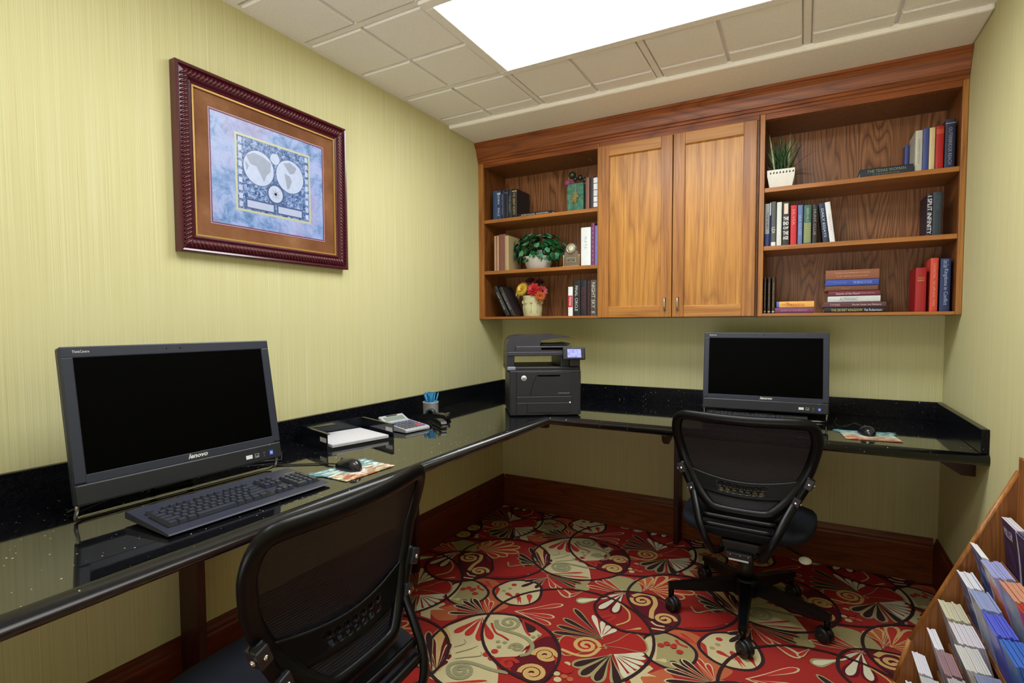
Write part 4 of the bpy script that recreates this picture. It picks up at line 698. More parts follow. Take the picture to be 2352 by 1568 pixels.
# flower vase
t = thing('flower_vase', 'cream embossed cylinder vase of yellow, red and orange flowers on the bottom left shelf', 'vase', (.318, -.185, 1.2683))
p = MB(); p.lathe([(.054, 0), (.056, .003), (.0565, .06), (.0585, .118), (.061, .125), (.055, .125), (.053, .11), (0, .105)], 0, 30); vb = obj('vase_body', p, plain('c6c49a', .4, 0, .5, .08, 30, name='cream_glaze'), t)
e = MB()
for k in range(10):
    a = k*2*PI/10; q = Vector((math.cos(a)*.0575, math.sin(a)*.0575, .085)); e.ball(q, .009, 0, None, 8, (1, 1, 1.3)); e.tube([(math.cos(a)*.057, math.sin(a)*.057, .02), (math.cos(a)*.0575, math.sin(a)*.0575, .07)], .0022, 0, 5)
obj('embossed_relief', e, plain('bdb98c', .45), vb)
def bloom(name, c, r_, n_, w, m_, face, centre='2a1810', layers=2):
    mb = MB(); f_ = Vector(face).normalized(); x = f_.cross(Vector((0, 0, 1))).normalized(); y = f_.cross(x)
    for L in range(layers):
        for i in range(n_):
            a = 2*PI*(i+.5*L)/n_; d = x*math.cos(a)+y*math.sin(a); s = d.cross(f_)*w*.5; R_ = r_*(1-.28*L); o_ = Vector(c)+f_*.004*L
            mb.add([o_, o_+d*R_*.6+s+f_*.006, o_+d*R_+f_*(.002+.006*L), o_+d*R_*.6-s+f_*.006], [(0, 1, 2, 3)], 0, None, True)
    mb.ball(Vector(c)+f_*.006, r_*.2, 1, None, 8); return obj(name, mb, [m_, plain(centre, .8)], t)
bloom('yellow_flower', (-.05, -.04, .165), .048, 26, .008, plain('d8b040', .6), (-.2, -1, .35), '8a7020', 3)
bloom('cream_flower', (-.085, -.01, .135), .034, 20, .007, plain('cfc8a0', .6), (-.8, -.7, .1), '8a7020', 3)
bloom('red_flower', (.03, -.05, .160), .045, 9, .03, plain('b01818', .5), (.1, -1, .35), '1c0808', 3)
bloom('red_flower', (.075, -.02, .15), .036, 9, .024, plain('9c1418', .5), (.7, -.8, .2), '1c0808', 2)
bloom('orange_flower', (.072, -.045, .118), .034, 14, .012, plain('c05c20', .5), (.5, -.9, -.1), '5a2a10', 3)
bloom('maroon_flower', (-.01, -.01, .215), .035, 9, .022, plain('4a1216', .6), (0, -.6, .8), '1c0808', 2)
bloom('maroon_flower', (.05, .0, .205), .03, 9, .022, plain('43101a', .6), (.3, -.5, .8), '1c0808', 2)
s_ = MB()
for (x, y, z_) in ((-.05, -.036, .16), (-.08, -.01, .13), (.03, -.045, .155), (.07, -.018, .145), (.07, -.04, .115), (-.01, -.01, .21), (.05, 0, .2)): s_.tube([(x*.2, y*.2, .1), (x*.6, y*.6, z_*.8+.02), (x, y, z_)], .0016, 0, 5)
obj('stem', s_, plain('2c4020', .6), t)
# desk clock award
t = thing('desk_clock', 'clear acrylic desk clock with round dial, plaque and gold posts on the middle left shelf', 'clock', (.593, -.235, 1.5483))
def glass():
    q = NT('clear_acrylic').set(.05, 0, .5); q.p.inputs['Transmission Weight'].default_value = .75; q.p.inputs['IOR'].default_value = 1.3
    n_ = q.noise(q.coord(), 20, 1); q.l(q.ramp(n_, [(.3, 'b8a890'), (.7, 'c8bcb0')]), q.p.inputs['Base Color']); return q.m
obj('acrylic_block', MB().prism([(-.042, .006), (.042, .006), (.042, .085)]+[(.032*math.cos(a*PI/12)+.0, .102+.034*math.sin(a*PI/12)) for a in range(-1, 14)]+[(-.042, .085)], -.006, .006, 'y'), glass(), t)
obj('base', MB().box(-.05, .05, -.022, .014, 0, .006, 0, .002), plain('c8b48c', .3, .6), t)
for s in (-1, 1): pp = MB(); pp.lathe([(.0045, .006), (.0045, .062), (.0055, .064), (.0055, .068), (.002, .070)], 0, 12, T_(s*.0475, -.004, 0)); obj('gold_post', pp, plain('d8c080', .3, .6), t)
dd = MB(); Tc = T_(0, -.007, .104) @ Rx(PI/2); dd.lathe([(.0275, 0), (.0275, .008), (.0225, .010), (.0225, .006), (0, .006)], 0, 32, Tc); dl = obj('clock_bezel', dd, plain('c4c0b4', .25, .8), t)
dd = MB(); dd.lathe([(.0222, .0062), (0, .0063)], 0, 28, Tc); dd.box(-.0006, .0006, -.0145, -.0138, .104, .119, 1); dd.add([(0, -.0145, .1035), (0, -.0145, .1045), (.011, -.0145, .1085), (.011, -.0145, .1078)], [(0, 1, 2, 3)], 1); obj('dial', dd, [plain('e4dfbc', .5), plain('302c20', .5)], dl)
pq = MB(); pq.box(-.026, .026, -.0085, -.0062, .028, .052, 0); pq.box(-.024, .024, -.009, -.0084, .030, .050, 1); pqo = obj('plaque', pq, [plain('d8ccb0', .3, .4), plain('4a4438', .4)], t)
text('engraving', 'YEARS OF SERVICE', plain('d8ccb0', .4), pqo, .040, .004, basis((0, -.0092, .044), (1, 0, 0), (0, 0, 1))); text('engraving', 'AWARD', plain('d8ccb0', .4), pqo, .022, .004, basis((0, -.0092, .036), (1, 0, 0), (0, 0, 1)))
# ------------------------------------------------------------------ computers
def computer(label, x, y, rz, tilt, front_text):
    t = thing('desktop_computer', label, 'computer', (x, y, CT+.0006), rz)
    w, h, z0 = .529, .3665, .045
    Tm = T_(0, 0, z0) @ Rx(-tilt)      # local: x right, y back, z up; front face at y=0
    il, it, ib = .0247, .0275, .0687
    b = MB(); hw = w/2
    b.box(-hw, hw, .006, .030, 0, h, 0, .006, Tm)
    hs = obj('housing', b, M['navy_plastic'], t)
    b = MB(); b.box(-hw, hw, 0, .008, h-it, h, 0, .003, Tm); b.box(-hw, -hw+il, 0, .008, .05, h-it+.003, 0, .003, Tm); b.box(hw-il, hw, 0, .008, .05, h-it+.003, 0, .003, Tm); b.box(-hw+il-.002, hw-il+.002, 0, .008, .048, ib, 0, .001, Tm)
    bz = obj('bezel', b, M['navy_plastic'], t)
    b = MB(); b.box(-hw, hw, -.0005, .009, 0, .049, 0, .005, Tm); ch = obj('chin', b, M['chin'], t)
    obj('screen', MB().box(-hw+il, hw-il, .003, .006, ib, h-it, 0, 0, Tm), M['screen'], t)
    b = MB(); b.box(-.2, .2, .030, .060, .03, h-.05, 0, .012, Tm); obj('rear_cover', b, M['black'], hs)
    f = MB(); r = .0042; X = .258
    pth = [(-X, .018, .052), (-X, .022, .03), (-X, .03, .014), (-X+.006, .045, .0055), (-X+.022, .052, .0046), (-.12, .054, .0046), (.12, .054, .0046), (X-.022, .052, .0046), (X-.006, .045, .0055), (X, .03, .014), (X, .022, .03), (X, .018, .052)]
    f.tube(pth, r, 0, 10); obj('wire_stand', f, M['steel'], t)
    k = MB(); k.tube([(-.05, .06, .12), (-.05, .10, .06), (-.05, .13, .005)], .008, 0, 8); k.tube([(.05, .06, .12), (.05, .10, .06), (.05, .13, .005)], .008, 0, 8); k.tube([(-.06, .13, .0082), (.06, .13, .0082)], .008, 0, 8); obj('rear_foot', k, M['black'], t)
    def FM(px, pz): return Tm @ basis((px, -.0008, pz), (1, 0, 0), (0, 0, 1))
    text('logo', 'lenovo', M['letter'], bz, .052, .0125, FM(.012, .060), .35, .03)
    text('model_lettering', front_text, M['letter'], bz, .034, .0062, FM(-hw+.040, h-.0125))
    st = MB(); st.box(.146, .166, -.0011, -.0006, .016, .027, 0, 0, Tm); obj('white_sticker', st, plain('e0e4ea', .4), ch)
    st = MB(); a0 = .174
    for (q0, q1, r0, r1) in ((a0, a0+.013, .026, .0272), (a0, a0+.0012, .016, .026), (a0+.0118, a0+.013, .016, .026), (a0, a0+.013, .016, .0185), (a0+.004, a0+.0125, .020, .0212)): st.box(q0, q1, -.0011, -.0006, r0, r1, 0, 0, Tm)
    obj('outline_sticker', st, plain('a8acb4', .4), ch)
    st = MB(); st.tube([Tm @ Vector((.2, -.0012, .015)), Tm @ Vector((.207, -.0012, .015))], .0008, 0, 4); st.tube([Tm @ Vector((.2035, -.0012, .015)), Tm @ Vector((.2035, -.0012, .0225)), Tm @ Vector((.200, -.0012, .0265))], .0008, 0, 4); st.tube([Tm @ Vector((.2035, -.0012, .0225)), Tm @ Vector((.208, -.0012, .0265))], .0008, 0, 4); obj('energy_sticker', st, plain('70747c', .4), ch)
    st = MB(); st.box(.222, .234, -.0011, -.0006, .014, .028, 0, 0, Tm); s2_ = obj('blue_sticker', st, plain('3450c8', .35), ch)
    st = MB(); st.box(.2245, .2275, -.0014, -.001, .0215, .0245, 0, 0, Tm); st.box(.2285, .2315, -.0014, -.001, .0215, .0245, 0, 0, Tm); st.box(.2245, .2275, -.0014, -.001, .0175, .0205, 0, 0, Tm); st.box(.2285, .2315, -.0014, -.001, .0175, .0205, 0, 0, Tm); obj('window_mark', st, plain('d0dcff', .35), s2_)
    st = MB(); st.ball((.226, -.0006, .044), .0012, 0, Tm, 8); obj('power_light', st, plain('c8e0d0', .4), ch)
    st = MB(); st.ball((.0, -.0002, h-.0135), .002, 0, Tm, 8, (1, .3, 1)); st.ball((-.035, -.0002, h-.0135), .0016, 0, Tm, 8, (1, .3, 1)); obj('camera_lens', st, M['screen'], bz)
    return t
computer('large black all-in-one computer at the left end, nearest the camera, screen off', .343, -2.265, math.radians(88.55), math.radians(9.44), 'ThinkCentre')
computer('black all-in-one computer on the back wall worktop behind the far chair, screen off', 1.605, -.382, math.radians(2.8), math.radians(8.42), 'ThinkCentre')

# ------------------------------------------------------------------ keyboards
def keyboard(label, x, y, rz):
    t = thing('keyboard', label, 'keyboard', (x, y, CT+.0006), rz)
    L, Dp = .430, .190; b = MB()
    # side profile (y back +): wedge with palm edge
    pr = [(-Dp/2, .006), (-Dp/2+.004, .0085), (-Dp/2+.030, .0125), (Dp/2-.045, .0225), (Dp/2-.004, .0265), (Dp/2, .022), (Dp/2, .010), (-Dp/2+.006, .003)]
    b.prism(pr, -L/2, L/2, 'x'); body = obj('body', b, M['kb'], t)
    f = MB(); 
    for s in (-1, 1): f.box(s*(L/2-.05)-.012, s*(L/2-.05)+.012, Dp/2-.03, Dp/2-.02, 0, .012); f.box(s*(L/2-.05)-.008, s*(L/2-.05)+.008, -Dp/2+.012, -Dp/2+.022, 0, .006)
    obj('foot', f, M['black'], t)
    sl = math.atan((.0225-.0125)/(Dp-.075)); y0 = -Dp/2+.030; P0 = T_(0, y0, .0125) @ Rx(sl)
    wl = MB(); wl.box(-L/2+.014, L/2-.150, .002, .088, .0002, .0012, 0, 0, P0); wl.box(L/2-.083, L/2-.008, .002, .088, .0002, .0012, 0, 0, P0); obj('key_well', wl, M['black'], body)
    CA = {}
    def key(kx, ky, kw, kd=.0165, m_='key'):
        kk = (round(kw, 4), round(kd, 4), m_); T = P0 @ T_(kx, ky, .001)
        if kk not in CA:
            mb = MB(); a, c = kw/2, kd/2; h_ = .0085; i_ = .0026
            vs = [(-a, -c, 0), (a, -c, 0), (a, c, 0), (-a, c, 0), (-a+i_, -c+i_*.6, h_), (a-i_, -c+i_*.6, h_), (a-i_, c-i_*1.2, h_), (-a+i_, c-i_*1.2, h_)]
            mb.add(vs, [(0, 1, 5, 4), (1, 2, 6, 5), (2, 3, 7, 6), (3, 0, 4, 7), (4, 5, 6, 7)])
            mb.add([(-a+i_*1.3, -c+i_*1.0, h_+.00012), (-a+i_*1.3+.003, -c+i_*1.0, h_+.00012), (-a+i_*1.3+.003, c-i_*1.6-.004, h_+.00012), (-a+i_*1.3, c-i_*1.6-.004, h_+.00012)], [], 1)
            o = obj('key', mb, M[m_], t); CA[kk] = o
        else: o = CA[kk].copy(); C.objects.link(o); o.parent = t
        o.matrix_local = T
    U = .0181; X0 = -L/2+.017
    def row(ky, ws, x0=X0, m_='key'):
        x = x0
        for w_ in ws:
            if w_ > 0: key(x+w_*U/2, ky, w_*U-.0012, .0165, m_)
            x += abs(w_)*U
    rows = [(.011, [1.25, 1.25, 1.25, 5.75, 1.25, 1.25, 1.25, 1.25]), (.0285, [2.25]+[1]*10+[2.75]), (.046, [1.75]+[1]*11+[2.25]), (.0635, [1.5]+[1]*12+[1.5]), (.081, [1]*13+[2])]
    U2 = .0178; sc_ = (L-.028-.150-.001)/(15*U)
    Us = U; U = Us*sc_
    for ky, ws in rows: row(ky, ws)
    x = X0
    for w_ in [1, -1, 1, 1, 1, 1, -.5, 1, 1, 1, 1, -.5, 1, 1, 1, 1]: 
        if w_ > 0: key(x+U*w_/2, .104, w_*U-.0014, .012)
        x += abs(w_)*U*.985
    U = Us*.93; xb = L/2-.1435
    row(.081, [1]*3, xb); row(.0635, [1]*3, xb); row(.104, [1]*3, xb); row(.0285, [-1, 1], xb); row(.011, [1]*3, xb)
    xn = L/2-.081
    row(.081, [1]*4, xn); row(.0635, [1]*3, xn); row(.046, [1]*3, xn); row(.0285, [1]*3, xn); row(.011, [2, 1], xn)
    key(xn+3.5*U, .0548, U-.0012, .034); key(xn+3.5*U, .0198, U-.0012, .034, 'key')
    e = MB(); e.box(L/2-.167, L/2-.158, .0, .0, 0, 0) if False else None
    text('brand_mark', 'lenovo', M['grey'], body, .034, .007, P0 @ basis((L/2-.03, .108, .0032), (1, 0, 0), (0, 1, 0)), .3)
    cb = MB(); cb.tube([(-.02, Dp/2-.002, .012), (-.025, Dp/2+.02, .008), (-.05, Dp/2+.05, .003), (-.06, Dp/2+.075, .003)], .0022, 0, 6); obj('cable', cb, M['black'], t)
    return t
keyboard('black full-size keyboard in front of the large left computer, at the worktop edge', .500, -2.252, math.radians(88.4))
keyboard('black keyboard in front of the far computer, partly hidden by the far chair', 1.572, -.43, 0.0)

# ------------------------------------------------------------------ mice and mouse pads
def pad_mat():
    t = NT('mouse_pad_print').set(.6, 0, .3); tc = t.n('ShaderNodeTexCoord'); sp = t.n('ShaderNodeSeparateXYZ'); t.l(tc.outputs['Object'], sp.inputs[0])
    v = t.n('ShaderNodeTexVoronoi', Scale=1.0); t.l(t.coord((42, 110, 1), rot=(0, 0, .25)), v.inputs['Vector']); s2_ = t.n('ShaderNodeSeparateColor'); t.l(v.outputs['Color'], s2_.inputs[0])
    f = t.math('ADD', t.math('MULTIPLY', sp.outputs[1], -4.5), t.math('MULTIPLY', s2_.outputs[0], .5))
    t.l(t.ramp(f, [(0, '4f8088'), (.12, '9cb8bc'), (.22, 'd8dcdc'), (.34, 'd8c8a4'), (.46, '7c8068'), (.56, 'b8684a'), (.72, '9c5038'), (.85, 'cfa888')], 'LINEAR'), t.p.inputs['Base Color']); return t.m
PADM = pad_mat()
def mousepad(label, x, y, rz, w, d):
    t = thing('mouse_pad', label, 'mouse pad', (x, y, CT+.0006), rz)
    o = obj('pad', MB().box(-w/2, w/2, -d/2, d/2, .0003, .0028, 0, .0006), PADM, t)
    p = MB(); 
    for s, q in ((-1, .012), (1, -.004)): p.prism([(s*(w/2-.001), d/2-.05), (s*(w/2+.016), d/2-.036+q), (s*(w/2+.006), d/2-.02), (s*(w/2+.018), d/2-.002), (s*(w/2-.004), d/2+.012), (s*(w/2-.012), d/2)][::s], .0004, .0026)
    obj('teal_cutout', p, plain('5c8c92', .5, name='teal_cutout'), t)
mousepad('orange and teal patterned mouse pad beside the left keyboard', .543, -1.890, math.radians(88), .200, .150)
mousepad('orange and teal patterned mouse pad on the back worktop right of the far computer', 1.998, -.558, math.radians(6), .185, .185)
def mouse(label, x, y, rz, cord):
    t = thing('computer_mouse', label, 'mouse', (x, y, CT+.0028), rz)
    b = MB(); n_u, n_v = 16, 12
    def f(u, v):
        s = -1+2*u; a = v*PI; e = max(0, 1-abs(s)**2.6)**.5; wd = .031*(.92+.08*s)*e; ht = (.034-.009*s-.006*s*s)*e**.8
        return (math.cos(a)*wd, s*.056, .001+max(0, math.sin(a))**.75*ht)
    b.grid(f, n_u, n_v); bo = obj('mouse_shell', b, plain('16181e', .22, 0, .6, .05, name='mouse_plastic'), t)
    w_ = MB(); w_.lathe([(.0085, -.003), (.009, 0), (.0085, .003)], 0, 14, T_(0, .032, .0225) @ Ry(PI/2)); obj('scroll_wheel', w_, plain('3a3c42', .5), bo)
    w_ = MB(); w_.tube(cord, .0021, 0, 6); obj('cable', w_, M['black'], t)
mouse('black mouse on the pad beside the left keyboard', .522, -1.893, math.radians(80), [(0, .054, .006), (0, .08, .003), (-.012, .12, .0), (-.05, .16, .0), (-.11, .22, .0), (-.16, .25, .0)])
mouse('black mouse on the pad right of the far computer', 1.995, -.535, math.radians(8), [(0, .054, .006), (.0, .08, .02), (-.02, .115, .024), (-.05, .13, .004), (-.07, .15, .0), (-.07, .25, .0), (-.03, .40, .0)])
cb = MB(); cb.tube([(1.38, -.03, CT+.09), (1.36, -.04, CT+.12), (1.352, -.05, CT+.10), (1.37, -.08, CT+.03), (1.42, -.12, CT+.004), (1.5, -.15, CT+.004), (1.55, -.21, CT+.03)], .003, 0, 6)
tag(obj('power_cord', cb, M['black']), 'black cords looping up behind the left edge of the far computer', 'cord')
cb = MB(); cb.tube([(.21, -2.5, CT+.004), (.15, -2.38, CT+.004), (.10, -2.2, CT+.004), (.14, -2.05, CT+.004), (.24, -1.92, CT+.004), (.15, -1.85, CT+.004), (.05, -1.86, CT+.004)], .003, 0, 6)
tag(obj('power_cord', cb, M['black']), 'black cord lying on the worktop under the large left computer', 'cord')

# ------------------------------------------------------------------ letter tray, paper, calculator, pens
tr = thing('letter_tray', 'black plastic letter tray holding white paper on the left worktop', 'tray', (.3065, -1.6155, CT+.0006), math.atan2(.263, .079))
# local x along the front edge (0.275 long), y back towards the wall
w_, d_ = .1375, .232
SM = NT('smoked_black_plastic').set(.12, 0, .5); n_ = SM.noise(SM.coord(), 30, 1); SM.l(SM.ramp(n_, [(.3, '101218'), (.7, '171a22')]), SM.p.inputs['Base Color']); SM = SM.m
def side(s):
    b = MB(); x0, x1 = (s*w_-.0015, s*w_+.0015); b.prism([(0, 0), (d_, 0), (d_, .060), (.0, .060)], x0, x1, 'x'); b.box(min(s*w_, s*w_+s*-.010), max(s*w_, s*w_-s*.010), 0, d_, .058, .0605, 0); return b
obj('side_panel', side(-1), SM, tr); obj('side_panel', side(1), SM, tr)
obj('tray_floor', MB().box(-w_, w_, .004, d_, .004, .0065), SM, tr); obj('rear_panel', MB().box(-w_, w_, d_-.003, d_, .0, .060), SM, tr)
b = MB(); b.box(-w_+.0, w_, .0, .003, .0, .0035); obj('front_lip', b, SM, tr)
b = MB(); b.box(-w_-.0024, -w_-.0016, .006, .055, .027, .043); b.box(w_+.0016, w_+.0024, .006, .055, .027, .043); b.box(w_-.0024, w_-.0016, .006, .055, .027, .043); obj('label_holder', b, plain('b8bcc0', .3, name='label_card'), tr)
b = MB(); b.box(-w_+.0, -w_+.11, d_-.08, d_, .0595, .0615); obj('corner_shelf', b, SM, tr)
pp = thing('paper_stack', 'stack of white paper lying in the black letter tray', 'paper', (.3065, -1.6155, CT+.0074), math.atan2(.263, .079)+.03)
b = MB()
for i in range(7):
    o_ = .0012*math.sin(i*2.4); b.box(-.120+o_, .118+o_, .002+.0012*math.cos(i*3.1), .218, i*.0017, i*.0017+.0014, 0)
obj('sheets', b, M['paper'], pp)
ca = thing('calculator', 'silver desk calculator with tilted display beside the letter tray', 'calculator', (.245, -1.305, CT+.0006), math.radians(80))
# local: x right, y back, front edge near y=-.09
b = MB(); b.prism([(-.095, .003), (-.096, .010), (-.088, .016), (.045, .030), (.052, .030), (.060, .004)], -.066, .066, 'x'); cb_ = obj('body', b, plain('b4b8c0', .35, .2, name='silver_plastic'), ca)
b = MB(); Td = T_(0, .043, .024) @ Rx(math.radians(26)); b.box(-.066, .066, 0, .052, -.006, .006, 0, .003, Td); dp = obj('display_housing', b, plain('bcc0c6', .35, .2), ca)
obj('lcd', MB().box(-.052, .052, .008, .036, .006, .0068, 0, 0, Td), plain('7c8c88', .2), dp); obj('solar_cell', MB().box(-.03, .03, .040, .048, .006, .0066, 0, 0, Td), plain('22262c', .2), dp)
sl = math.atan(.014/.133); Tk = T_(0, -.088, .016) @ Rx(sl); proto = {}
for r_ in range(5):
    for c_ in range(6):
        cc = 'c04048' if (c_ == 4 and r_ in (0, 1)) or (c_ == 5 and r_ == 1) else ('5a5c98' if c_ == 5 or r_ == 4 else '484c58')
        if cc not in proto: mb = MB(); mb.box(-.0065, .0065, -.0062, .0062, 0, .004, 0, .0015); o = obj('calculator_key', mb, plain(cc, .4), ca); proto[cc] = o
        else: o = proto[cc].copy(); C.objects.link(o); o.parent = ca
        o.matrix_local = Tk @ T_(-.05+c_*.0195, .014+r_*.0215, .0004)
pc = thing('pen_cup', 'white round pen cup full of blue pens by the left backsplash', 'cup', (.134, -.965, CT+.0006))
b = MB(); b.lathe([(.036, 0), (.038, .002), (.038, .062), (.040, .064), (.040, .067), (.036, .067), (.035, .006), (0, .005)], 0, 28); obj('cup_body', b, plain('bcbcc6', .35, .1, name='pale_cup'), pc)
penm = plain('1f7cae', .35, name='pen_barrel'); random.seed(2); first = None
for i in range(15):
    a = i*2.4; r_ = .004+.010*((i % 5)/4); x, y = math.cos(a)*r_, math.sin(a)*r_; k_ = .12+.5*((i % 5)/4); lx, ly = math.cos(a)*k_, math.sin(a)*k_
    if not first:
        o = MB(); o.tube([(0, 0, 0), (0, 0, .104)], .0036, 0, 8); o.tube([(0, 0, .104), (0, 0, .110)], .003, 0, 8)
        first = pn = thing('pen', 'blue ballpoint pen standing in the white pen cup', 'pen', group='blue pens in the white cup'); obj('barrel', o, penm, pn)
        c = MB(); c.box(-.0012, .0012, .003, .006, .065, .102); obj('clip', c, plain('1a6a98', .3), pn)
    else:
        pn = first.copy(); C.objects.link(pn)
        for ch in list(first.children):
            q = ch.copy(); C.objects.link(q); q.parent = pn
    pn.location = (.134+x*.85, -.965+y*.85, CT+.0072); pn.rotation_euler = (-ly*.55, lx*.55, a)
td = thing('tape_dispenser', 'low rounded black tape dispenser in front of the pen cup', 'tape dispenser', (.225, -1.055, CT+.0006), math.radians(8))
b = MB(); b.prism([(-.075, .001), (.075, .001), (.078, .012), (.066, .026), (.03, .030), (-.02, .029), (-.06, .022), (-.078, .010)], -.022, .022, 'y'); b2 = T_(0, 0, 0)
o = obj('dispenser_body', b, plain('101114', .25, name='gloss_black'), td)
b = MB(); b.lathe([(.024, -.010), (.024, .010), (.013, .010), (.013, -.010)], 0, 24, T_(-.02, 0, .0255) @ Rx(PI/2)); obj('tape_roll', b, plain('2a2b30', .3), td)
b = MB(); b.box(.066, .079, -.010, .010, .022, .034); obj('cutter', b, M['steel'], td)
sp_ = thing('stapler', 'small black stapler with chrome plate in front of the tape dispenser', 'stapler', (.352, -1.188, CT+.0006), math.radians(-35))
b = MB(); b.box(-.062, .062, -.015, .015, .0, .008, 0, .003); obj('stapler_base', b, M['black'], sp_)
b = MB(); b.prism([(-.058, .013), (.056, .014), (.062, .020), (.056, .030), (.0, .034), (-.058, .026)], -.013, .013, 'y'); obj('stapler_arm', b, plain('15161a', .25, name='gloss_black2'), sp_)
b = MB(); b.box(-.05, .061, -.009, .009, .009, .0135); b.box(.0, .03, -.0135, -.0128, .016, .028); obj('chrome_plate', b, M['chrome'], sp_)

# ------------------------------------------------------------------ printer (local: x along the front, y depth, z up; origin front bottom left)
pr = thing('printer', 'dark grey multifunction laser printer with tilted touch screen in the corner of the worktop', 'printer', (.512, -.828, CT+.0006), math.radians(33.0))
P, P2 = M['printer'], M['printer2']
b = MB(); b.box(-.002, .352, 0, .33, .004, .226, 0, .006); b.box(-.012, .352, .012, .335, .215, .243, 0, .006); mbod = obj('main_body', b, P, pr)
b = MB(); b.box(.034, .304, -.004, .001, .100, .216, 0, .001); fd = obj('front_door', b, P, pr)
b = MB(); b.prism([(.135, .203), (.250, .203), (.244, .196), (.141, .196)], -.0052, -.0038, 'y'); obj('door_grip', b, M['screen'], fd)
b = MB(); b.tube([(.100, -.0045, .101), (.112, -.0045, .160), (.132, -.0045, .200), (.137, -.0045, .205)], .0009, 0, 4); b.box(.030, .0305, -.001, 0, .01, .22); obj('door_seam', b, M['screen'], fd)
b = MB(); b.box(.034, .304, -.004, .001, .068, .094, 0, .001); obj('bypass_strip', b, P, pr)
b = MB(); b.box(.086, .300, -.004, .001, .018, .064, 0, .0015); b.box(.034, .083, -.003, .001, .010, .064, 0, .001); td_ = obj('paper_drawer', b, P, pr)
b = MB(); b.box(.034, .300, -.0055, -.003, .0645, .0662); b.box(.034, .304, -.0055, -.003, .0955, .0972); obj('light_trim', b, plain('6c6c7c', .35), td_)
b = MB(); b.ball((.297, -.004, .066), .0048, 0, None, 10, (1, .4, 1)); obj('status_button', b, plain('cfd4f4', .3), pr)
b = MB(); b.lathe([(.0135, -.0008), (.0135, .0008)], 0, 32, T_(.069, -.0048, .188) @ Rx(PI/2)); lg = obj('logo_disc', b, plain('c8c8cc', .3), fd)
text('logo_letters', 'hp', plain('2a2a31', .4), lg, .014, .015, basis((.069, -.0058, .1875), (1, 0, 0), (0, 0, 1)), .35)
text('model_lettering', 'LASERJET PRO 400', M['letter'], fd, .056, .0035, basis((.265, -.0042, .113), (1, 0, 0), (0, 0, 1)))
# uprights and scanner
b = MB(); b.box(-.012, .024, .004, .33, .243, .300, 0, .004); b.box(.255, .350, .03, .33, .226, .300, 0, .006); b.box(.024, .255, .315, .33, .225, .243); mm = obj('output_frame', b, P, pr)
b = MB(); b.box(-.012, .030, -.002, .020, .226, .245, 0, .005); obj('corner_trim', b, plain('7c8094', .35), pr)
b = MB(); b.box(.024, .26, .004, .31, .226, .232); obj('output_tray', b, M['black'], pr)
b = MB(); b.box(-.012, .315, .0, .33, .296, .318, 0, .004); b.box(.03, .305, .0, .33, .316, .345, 0, .004); sc_o = obj('scanner_unit', b, P2, pr)
b = MB(); b.prism([(-.012, .319), (-.012, .352), (.000, .378), (.020, .392), (.055, .397), (.243, .399), (.299, .391), (.299, .386), (.243, .383), (.158, .372), (.150, .345), (.150, .319)], .02, .30, 'y'); obj('document_feeder', b, P2, pr)
b = MB(); b.prism([(.150, .349), (.300, .349), (.306, .356), (.26, .352), (.17, .353)], .03, .29, 'y'); obj('feeder_tray', b, M['printer'], pr)
b = MB(); b.box(.155, .285, -.001, .004, .326, .337); obj('scanner_slot', b, M['screen'], sc_o)
# touch panel
Tp = basis((.312, -.030, .309), (1, 0, 0), (0, .26, .966)); b = MB(); b.box(-.055, .055, -.031, .031, -.010, .002, 0, .006, Tp @ T_(0, 0, 0)); pn_ = obj('control_panel', b, M['black'], pr)
def scr():
    t = NT('lit_touch_screen').set(.2, 0, .5); n_ = t.noise(t.coord(), 60, 2); c = t.ramp(n_, [(.4, '7c80c0'), (.6, '9ca0dc')]); t.l(c, t.p.inputs['Base Color']); t.l(c, t.p.inputs['Emission Color']); t.p.inputs['Emission Strength'].default_value = .45; return t.m
obj('touch_screen', MB().box(-.033, .034, -.020, .021, .002, .0028, 0, 0, Tp), scr(), pn_)
b = MB(); b.box(.296, .345, -.012, .03, .244, .290, 0, .004); obj('panel_mount', b, M['black'], pr)
# ------------------------------------------------------------------ mesh office chairs
def mesh_mat():
    t = NT('chair_mesh').set(.5, 0, .25)
    tc = t.n('ShaderNodeTexCoord'); sp = t.n('ShaderNodeSeparateXYZ'); t.l(tc.outputs['Object'], sp.inputs[0])
    nz = t.noise(t.coord((16, 16, 60)), 1, 2); w = t.math('SINE', t.math('ADD', t.math('MULTIPLY', sp.outputs[2], 2*PI/.0058), t.math('MULTIPLY', nz, 5)))
    a = t.ramp(w, [(0, .90), (.9, .99)]); t.l(a, t.p.inputs['Alpha'])
    t.l(t.ramp(w, [(0, '07070c'), (.8, '211e29')]), t.p.inputs['Base Color']); return t.m
M['mesh'] = mesh_mat()
def hw_(z):
    pts = [(.44, .09), (.49, .108), (.55, .158), (.62, .202), (.68, .23), (.76, .25), (.82, .25), (.853, .23)]
    if z <= pts[0][0]: return pts[0][1]
    for (a, b), (c, d) in zip(pts, pts[1:]):
        if z <= c: return b+(d-b)*(z-a)/(c-a)
    return pts[-1][1]
def yb(x, z):
    T = [(.40, -.165), (.50, -.166), (.56, -.142), (.62, -.128), (.70, -.130), (.78, -.150), (.87, -.178)]
    for (a, b), (c, d) in zip(T, T[1:]):
        if z <= c: break
    return b+(d-b)*(z-a)/(c-a)-.35*(.0625-x*x)
